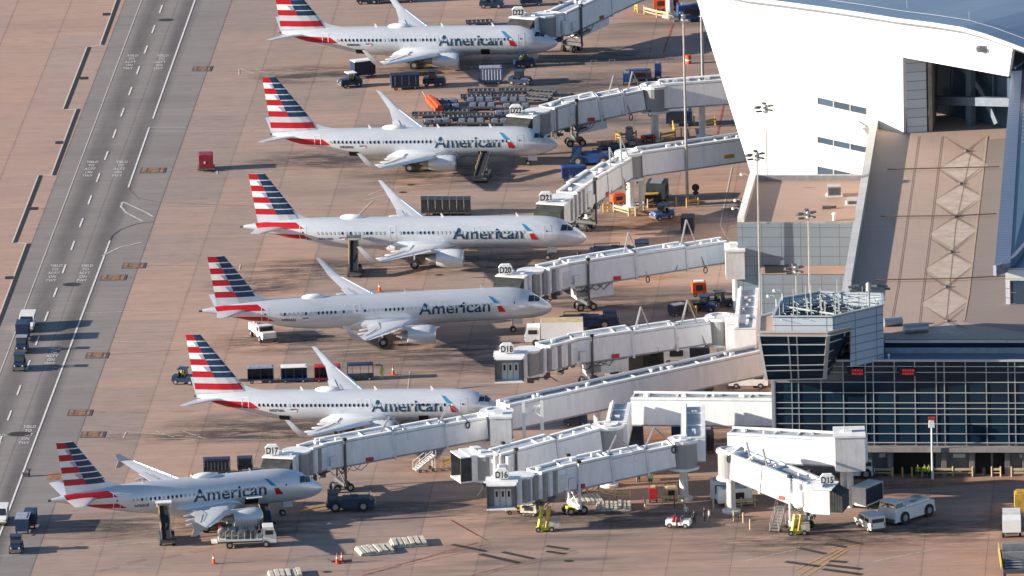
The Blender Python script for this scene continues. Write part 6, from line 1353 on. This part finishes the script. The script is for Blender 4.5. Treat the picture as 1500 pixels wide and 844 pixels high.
def cone(x,y,label,h=1.0,grp='orange cones'):
    p=G(x,y); t=thing('traffic_cone',label,'traffic cone',p,0,grp); b=M(); b.box((0,0,.03),(.55,.55,.06)); b.tube((0,0,.06),(0,0,h),.2,.05,n=10); b.build('body',ORANGE,t); b=M(); b.tube((0,0,h*.5),(0,0,h*.68),.135,.10,n=10); b.build('white_band',WHT,t)
cone(313,826,'lone orange cone below the lowest airliner',1.3); cone(494,826,'left of two tall orange cones near the white pallets',1.3); cone(501,824,'right of two tall orange cones near the white pallets',1.3); cone(576,549,'orange cone right of the worker by the parked carts',1.2); cone(556,427,'orange cone showing above the fuselage of the fourth airliner',1.2); cone(281,704,'orange cone behind the far wing of the lowest airliner',1.1)
b=M(); p=G(486,825); b.beam(p+Z*.2,p+Vector((2.4,.3,.2)),.3,.2); b.tube(p+Z*.2,p+Vector((-.5,0,.6)),.05); tag(b.build('chock_bar',DKGREY),'dark bar lying at the foot of the two tall cones','chock')
b=M(); p=G(1008.5,93); b.tube(p,p+Z*1.2,.42,.38,n=14); b.tube(p+Z*.4,p+Z*.6,.43,n=14,mi=1); tag(b.build('orange_barrel',[ORANGE,WHT]),'orange barrel beside the tall mast near the top','barrel')
for i,(x,y,lb) in enumerate(((820,95,'leftmost dark hoop stand in front of D23'),(866,94,'second dark hoop stand from the left in front of D23'),(893,93,'third dark hoop stand from the left in front of D23'),(978,92,'rightmost hoop stand, beside the orange barrel'))):
    p=G(x,y); b=M(); b.path([p,p+Z*.55,p+Vector((.75,0,.55)),p+Vector((.75,0,0))],.06); tag(b.build('hoop_stand',DKGREY),lb,'hoop stand','dark hoop stands')
# stairs
def stairs(x,y,rz,label,col=STEEL,L=3.4,H=2.6):
    p=G(x,y); t=thing('mobile_stairs',label,'stairs',p,rz); 
    for s in (-1,1): b=M(); b.beam((-L/2,s*.55,.2),(L/2,s*.55,H),.08,.25); b.build('stringer',col,t); b=M(); b.path([(-L/2,s*.55,1.2),(L/2,s*.55,H+1.0)],.04); [b.tube((-L/2+L*f,s*.55,.2+(H-.2)*f),(-L/2+L*f,s*.55,1.2+(H-.2)*f),.03,n=5) for f in (0,.33,.66,1)]; b.build('handrail',col,t)
    for k in range(9): f=(k+.5)/9; b=M(); b.box((-L/2+L*f,0,.25+(H-.2)*f),(.3,1.05,.05)); b.build('step',col,t)
    b=M(); b.tube((L/2-.1,-.5,0),(L/2-.1,-.5,H),.06); b.tube((L/2-.1,.5,0),(L/2-.1,.5,H),.06); b.build('leg',col,t); wheels(t,(-L*.3,L*.35),.6,.2,.12)
stairs(1140,776,fwd(1122,774,1158,741),'metal access stairs below the D15 tunnel'); stairs(622,690,R(20),'white wheeled steps standing below the D17 tunnel',col=WHITE,L=2.6,H=1.9); stairs(944,704,R(180),'grey steps behind the rails under the D16 tunnel',L=2.0,H=1.6)
# yellow lifting frames at the D16 and D15 bogies
def liftframe(x,y,label,s=1.0):
    p=G(x,y); t=thing('lifting_frame',label,'lifting frame',p,0,'lime yellow lifting frames'); b=M(); b.beam((-.9*s,0,.35),(1.2*s,.3,.35),1.1,.35); b.build('base',LIME,t)
    for a_ in (-.6,.25): b=M(); b.beam((a_*s,-.1,.4),(a_*s+.45*s,.2,3.0*s),.32,.38); b.build('arm',LIME if a_<0 else YEL,t)
    b=M(); b.box((1.3*s,.3,.85),(1.3*s,1.1,.8)); b.build('engine_box',PALW,t); wheels(t,(-.7,.9),.55,.32,.25)
liftframe(797,778,'lime yellow lifting frame at the wheels of D16'); liftframe(1167,783,'lime yellow lifting frame at the wheels of D15',.8)
generator(753,752,R(12),'low yellow trolley under the D16 cab, left one',col=YEL,sz=(2.2,1.2,.5),top=YEL); generator(776,755,R(-15),'white and lime unit under the D16 cab, right one',col=PALW,sz=(2.0,1.3,1.0),top=LIME); generator(828,580,R(-10),'small yellow trolley at the foot of the D18 drive column',col=YEL,sz=(1.6,1.2,.7),top=WHT)
generator(983,733,R(5),'cream cabinet left of the D16 rotunda pillar',col=CREAM,sz=(1.6,1.3,1.2),top=CREAM); generator(957,735,R(90),'red and white unit under the D16 tunnel',col=RED,sz=(1.6,1.0,1.4),top=CREAM); generator(1076,738,R(5),'big white tank unit hanging low at the foot of the D15 rotunda',col=WHT,sz=(4.2,2.6,1.6))
generator(1055,733,R(0),'grey blue cabinet right of the D16 rotunda pillar',col=BRIDGE,sz=(2.4,2.0,2.2)); generator(928,655,R(5),'dark blue box between the D16 walkway and tunnel',col=NAVY,sz=(2.4,2.0,2.4)); generator(992,650,R(90),'dark blue cabinet left of the D16 rotunda',col=NAVY,sz=(2.4,1.4,2.4)); generator(1036,662,R(90),'dark stack unit right of the D16 rotunda',col=DGRN,sz=(2.6,1.6,2.6))
generator(880,508,R(0),'grey white cabinet with cables under D18',col=CABW,sz=(2.6,1.4,1.2)); generator(935,545,R(0),'black container unit between D18 and the long walkway, left one',col=BLACK,sz=(2.4,2.0,2.4)); generator(960,542,R(0),'black container unit between D18 and the long walkway, right one',col=DGRN,sz=(2.2,2.0,2.4)); generator(900,556,R(0),'grey box unit just above the long raised walkway',col=CABW,sz=(2.2,1.6,1.6)); generator(990,530,R(5),'pale box unit with dark end under the D18 tunnel',col=CABW,sz=(3.4,1.8,1.6)); generator(1022,527,R(5),'dark long unit right of the pale box under D18',col=NAVY,sz=(3.0,1.6,1.2))
generator(843,622,R(0),'dark blue unit in the shade behind the long raised walkway pillar',col=NAVY,sz=(3.0,1.8,1.4))
# front right group
van(1274,774,fwd(1290,774,1250,752),'white crew van with rear lights, parked left of the white aircraft tug',L=4.9,H=2.0)
cart(1271,741,fwd(1255,745,1290,730),'white high box cart with dark open side behind the crew van, beside workers',frame=WHITE,roof=WHITE,curtain=DENIM,L=3.9,H=2.7,wd=2.0,grp='white ground vehicles')
pushback(1328,760,fwd(1298,765,1345,750),'large white aircraft tug with dark windscreen right of the crew van',body=WHITE,L=7.4,cabx=-.36,ht=2.0,W_=2.9,wr=.78)
t=pushback(1256,700,R(180),'small white open tractor under the D15 end box',body=WHITE,L=3.8,W_=1.6)
def buggy(x,y,rz,label):
    p=G(x,y); t=thing('utility_buggy',label,'buggy',p,rz); b=M(); b.box((0,0,.55),(2.9,1.5,.35)); b.box((1.0,0,.8),(.9,1.4,.3),top=.85); b.box((-1.05,0,.85),(.8,1.45,.25)); b.build('body',WHT,t)
    b=M(); b.box((-.15,0,.85),(.6,1.2,.2)); b.box((-.5,0,1.15),(.14,1.2,.5)); b.build('seat',RED,t); b=M(); b.path([(.5,-.6,.8),(.35,-.6,1.3),(.35,.6,1.3),(.5,.6,.8)],.04); b.build('windscreen_frame',STEEL,t); wheels(t,(-.95,.95),.65,.32,.22)
buggy(994,772,R(-12),'open white buggy with red seats parked in front of the D16 rotunda')
# loader at the bottom right corner
p=G(1488,842); t=thing('cargo_loader','big cargo loader with yellow side rail cut by the bottom right corner','cargo loader',p,R(90))
b=M(); b.box((1.5,0,1.2),(9,3.2,.5)); b.build('platform',DKGREY,t); b=M(); b.box((3,.0,2.2),(.4,3.0,1.6)); b.box((.8,0,2.0),(.4,3.0,1.2)); b.build('cross_frame',STEEL,t)
for k in range(7): b=M(); b.tube((-2.4+k*1.2,-1.3,1.55),(-2.4+k*1.2,1.3,1.55),.12,n=8); b.build('roller',GREY,t)
b=M(); b.beam((-3,1.75,1.7),(6,1.75,1.7),.15,.5); b.path([(-3,1.75,2.3),(6,1.75,2.3)],.05); b.build('side_rail',YEL,t); wheels(t,(-2.2,4.6),1.4,.5,.35)
t=truck(1482,782,R(88),'white cab truck with a pink edge standing beyond the cargo loader','cab_truck','truck',L=5.2,W_=2.3,cabL=2.2,cabH=2.6,body=lambda t,L,W_,c: (lambda b:(b.box((-1.3,0,1.6),(2.6,2.2,1.5)),b.build('box',WHT,t)))(M()))
b=M(); p=G(1496,745); b.box(p+Z*1.0,(1.6,2.0,2.0)); b.box(p+Z*2.1,(1.2,1.4,.3)); tag(b.build('yellow_crate',YEL),'yellow crate at the right edge beyond the white cab truck','crate')
# guard rails
for pts,lb,mt in (([(899,311),(921,317),(931,317),(943,309)],'cream guard rail bending round the foot of the D21 pillar',CREAM),([(949,305),(961,300)],'short cream guard rail right of the D21 pillar',CREAM),([(1006,304),(1023,303)],'yellow guard rail at the foot of the tall mast',YEL),([(884,311),(891,310)],'short orange guard rail left end of D21 foot',YEL),
    ([(902.6,206),(910,207),(932,204)],'yellow guard rail left of the D22 pillar',YEL),([(968,207),(989,203),(986,190)],'yellow guard rail right of the D22 pillar',YEL),([(1031,187),(1048,184)],'yellow guard rail under the D22 walkway by a mast',YEL),
    ([(944,21),(962,26),(979.5,28.5)],'cream guard rail in front of the orange hoppers at the top',CREAM),([(930,16),(934,19)],'two short yellow posts left of the orange hoppers',YEL),
    ([(877,726),(901,731),(923,732)],'cream guard rail under the D16 tunnel beside the pallets',CREAM),([(970,739),(1002,741)],'cream guard rail left of the D16 rotunda foot',CREAM),([(1063,748),(1086,744),(1106,742)],'cream guard rail below the D15 tunnel',CREAM),
    ([(650,686),(668,680)],'yellow guard rail left of the unnumbered open cab',YEL),([(905,690),(940,687),(975,690)],'yellow guard rail in the shade behind the D16 tunnel',YEL),([(1010,455),(1020,462)],'yellow guard rail beside the orange unit at D20',YEL)):
    guard(pts,lb,mt=mt)
for i,(x,y,lb) in enumerate(((1016.7,183,'yellow bollard under the D22 walkway'),(998,201,'cream bollard between the D22 pillar and the mast'),(990.7,302,'yellow bollard left of the tall mast foot'),(1045,745,'cream bollard right of the white shirted workers'),(945,742,'cream bollard below the red and white unit'),(975,722,'cream bollard behind the D16 cabinets, left'),(985,723,'cream bollard behind the D16 cabinets, right'),(1075,763,'left of three low posts below the D15 rail'),(1089,766,'middle of three low posts below the D15 rail'),(1099,776,'right of three low posts below the D15 rail'))): bollard(x,y,lb,mt=YEL if 'yellow' in lb else CREAM,grp='stand bollards',h=1.2)
p=G(1019.5,303); t=thing('round_sign','black round and diamond sign boards on a post by the tall mast','sign',p); b=M(); b.tube((0,0,0),(0,0,2.6),.05); b.build('post',DKGREY,t); b=M(); b.tube((0,-.05,2.6),(0,.02,2.6),.5,n=18); b.build('round_board',BLACK,t); b=M(); b.hexa([(0,-.06,1.5),(.45,-.06,1.9),(0,-.06,2.3),(-.45,-.06,1.9)],[(0,.0,1.5),(.45,.0,1.9),(0,.0,2.3),(-.45,.0,1.9)]); b.build('diamond_board',BLACK,t)
# people
def person_mesh(mats,zsplit,arm=0.0):
    V=[];E=[];Rr=[]
    def v(p,r,par=None):
        V.append(p);Rr.append(r); i=len(V)-1
        if par is not None: E.append((par,i))
        return i
    pel=v((0,0,.95),(.15,.11)); sp=v((0,0,1.15),(.14,.10),pel); ch=v((0,0,1.36),(.18,.11),sp); nk=v((0,0,1.50),(.055,.055),ch); hd=v((.01,0,1.60),(.085,.095),nk); v((.01,0,1.72),(.075,.085),hd)
    for s in (-1,1):
        hip=v((0,s*.10,.88),(.095,.095),pel); kn=v((.03,s*.12,.50),(.062,.065),hip); an=v((0,s*.13,.09),(.045,.045),kn); v((.14,s*.14,.04),(.045,.035),an)
        sh=v((0,s*.20,1.42),(.06,.06),ch); el=v((-.02+arm*.1,s*.27,1.15),(.045,.045),sh); wr=v((.06+arm*.25,s*.28,.92+arm*.2),(.03,.03),el); pm=v((.09+arm*.28,s*.28,.85+arm*.2),(.035,.02),wr)
        for k,l in ((-1.5,.05),(-.5,.075),(.5,.08),(1.5,.07)): f=v((.10+arm*.28+k*.018,s*.28,.80+arm*.2),(.009,.009),pm); v((.11+arm*.28+k*.02,s*.275,.80+arm*.2-l),(.008,.008),f)
        v((.14+arm*.28,s*.26,.83+arm*.2),(.010,.010),pm)
    me=bpy.data.meshes.new('p'); me.from_pydata(V,E,[]); o=bpy.data.objects.new('p',me); COL.objects.link(o); sm=o.modifiers.new('s','SKIN'); sk=me.skin_vertices[0].data
    for i,r in enumerate(Rr): sk[i].radius=r
    sk[0].use_root=True; sb=o.modifiers.new('u','SUBSURF'); sb.levels=1; sb.render_levels=1
    dg=bpy.context.evaluated_depsgraph_get(); dg.update(); m2=bpy.data.meshes.new_from_object(o.evaluated_get(dg)); bpy.data.objects.remove(o)
    for q_ in mats: m2.materials.append(q_)
    for p_ in m2.polygons:
        c=p_.center; p_.use_smooth=True
        p_.material_index=2 if c.z>1.47 or (abs(c.y)>.2 and c.z<1.12+arm*.2) else (0 if c.z>.93 else 1)
    return m2
PM={}
def person(x,y,rz,label,top=HIV,legs=DENIM,h=0.0,arm=0.0,vest=None,cap=None):
    k=(top.name,legs.name,arm)
    if k not in PM: PM[k]=person_mesh([top,legs,SKIN],0,arm)
    p=G(x,y,h); o=link('person',PM[k],None,p,(0,0,rz)); tag(o,label,'person')
    b=M(); b.sph((.0,0,1.72),.11,seg=12,sc=(1,.9,.75)); b.build('hair',cap or HAIR,o)
    if vest: b=M(); b.loft([[Vector((a*math.cos(t_),c_*math.sin(t_),z)) for t_ in [i*math.pi/6 for i in range(12)]] for z,a,c_ in ((1.0,.15,.21),(1.2,.15,.20),(1.42,.145,.22))],cap=False); b.build('vest',vest,o)
    return o
person(560,556,R(-60),'worker in green hi-vis walking beside the rightmost open cart',legs=HIV)
person(782,491,R(180),'worker in lime vest at the nose wheel of the fourth airliner',vest=HIV)
person(1005,760,R(-90),'worker in pale top behind the open buggy',top=SHIRTW,legs=mat('khaki',(.3,.27,.18),.8)); person(1017,769,R(90),'dark dressed worker standing right of the open buggy',top=DENIM)
person(1032,764,R(-30),'dark dressed man beside the white shirted worker',top=DENIM); person(1039,766,R(180),'man in a white shirt and dark trousers right of the buggy',top=SHIRTW)
person(988,745,R(0),'worker in dark red by the cabinets behind the buggy',top=PINK); person(1267,740,R(0),'worker in hi-vis between the two white vans, left one',arm=.5); person(1281,739,R(180),'worker in a red top between the two white vans, right one',top=PINK)
person(953,712,R(-90),'worker in hi-vis standing behind the red and white unit'); 
o=person(991,774,R(-12),'driver in a red shirt seated in the open white buggy',top=PINK,h=-.0); o.location.z=-.12+.2-.35
for i,(x,lb) in enumerate(((1345,'left of three workers in hi-vis inside the wide doorway'),(1355,'middle of three workers in hi-vis inside the wide doorway'),(1361,'right of three workers in hi-vis inside the wide doorway'))): person(x,701,R(-90+i*20),lb)
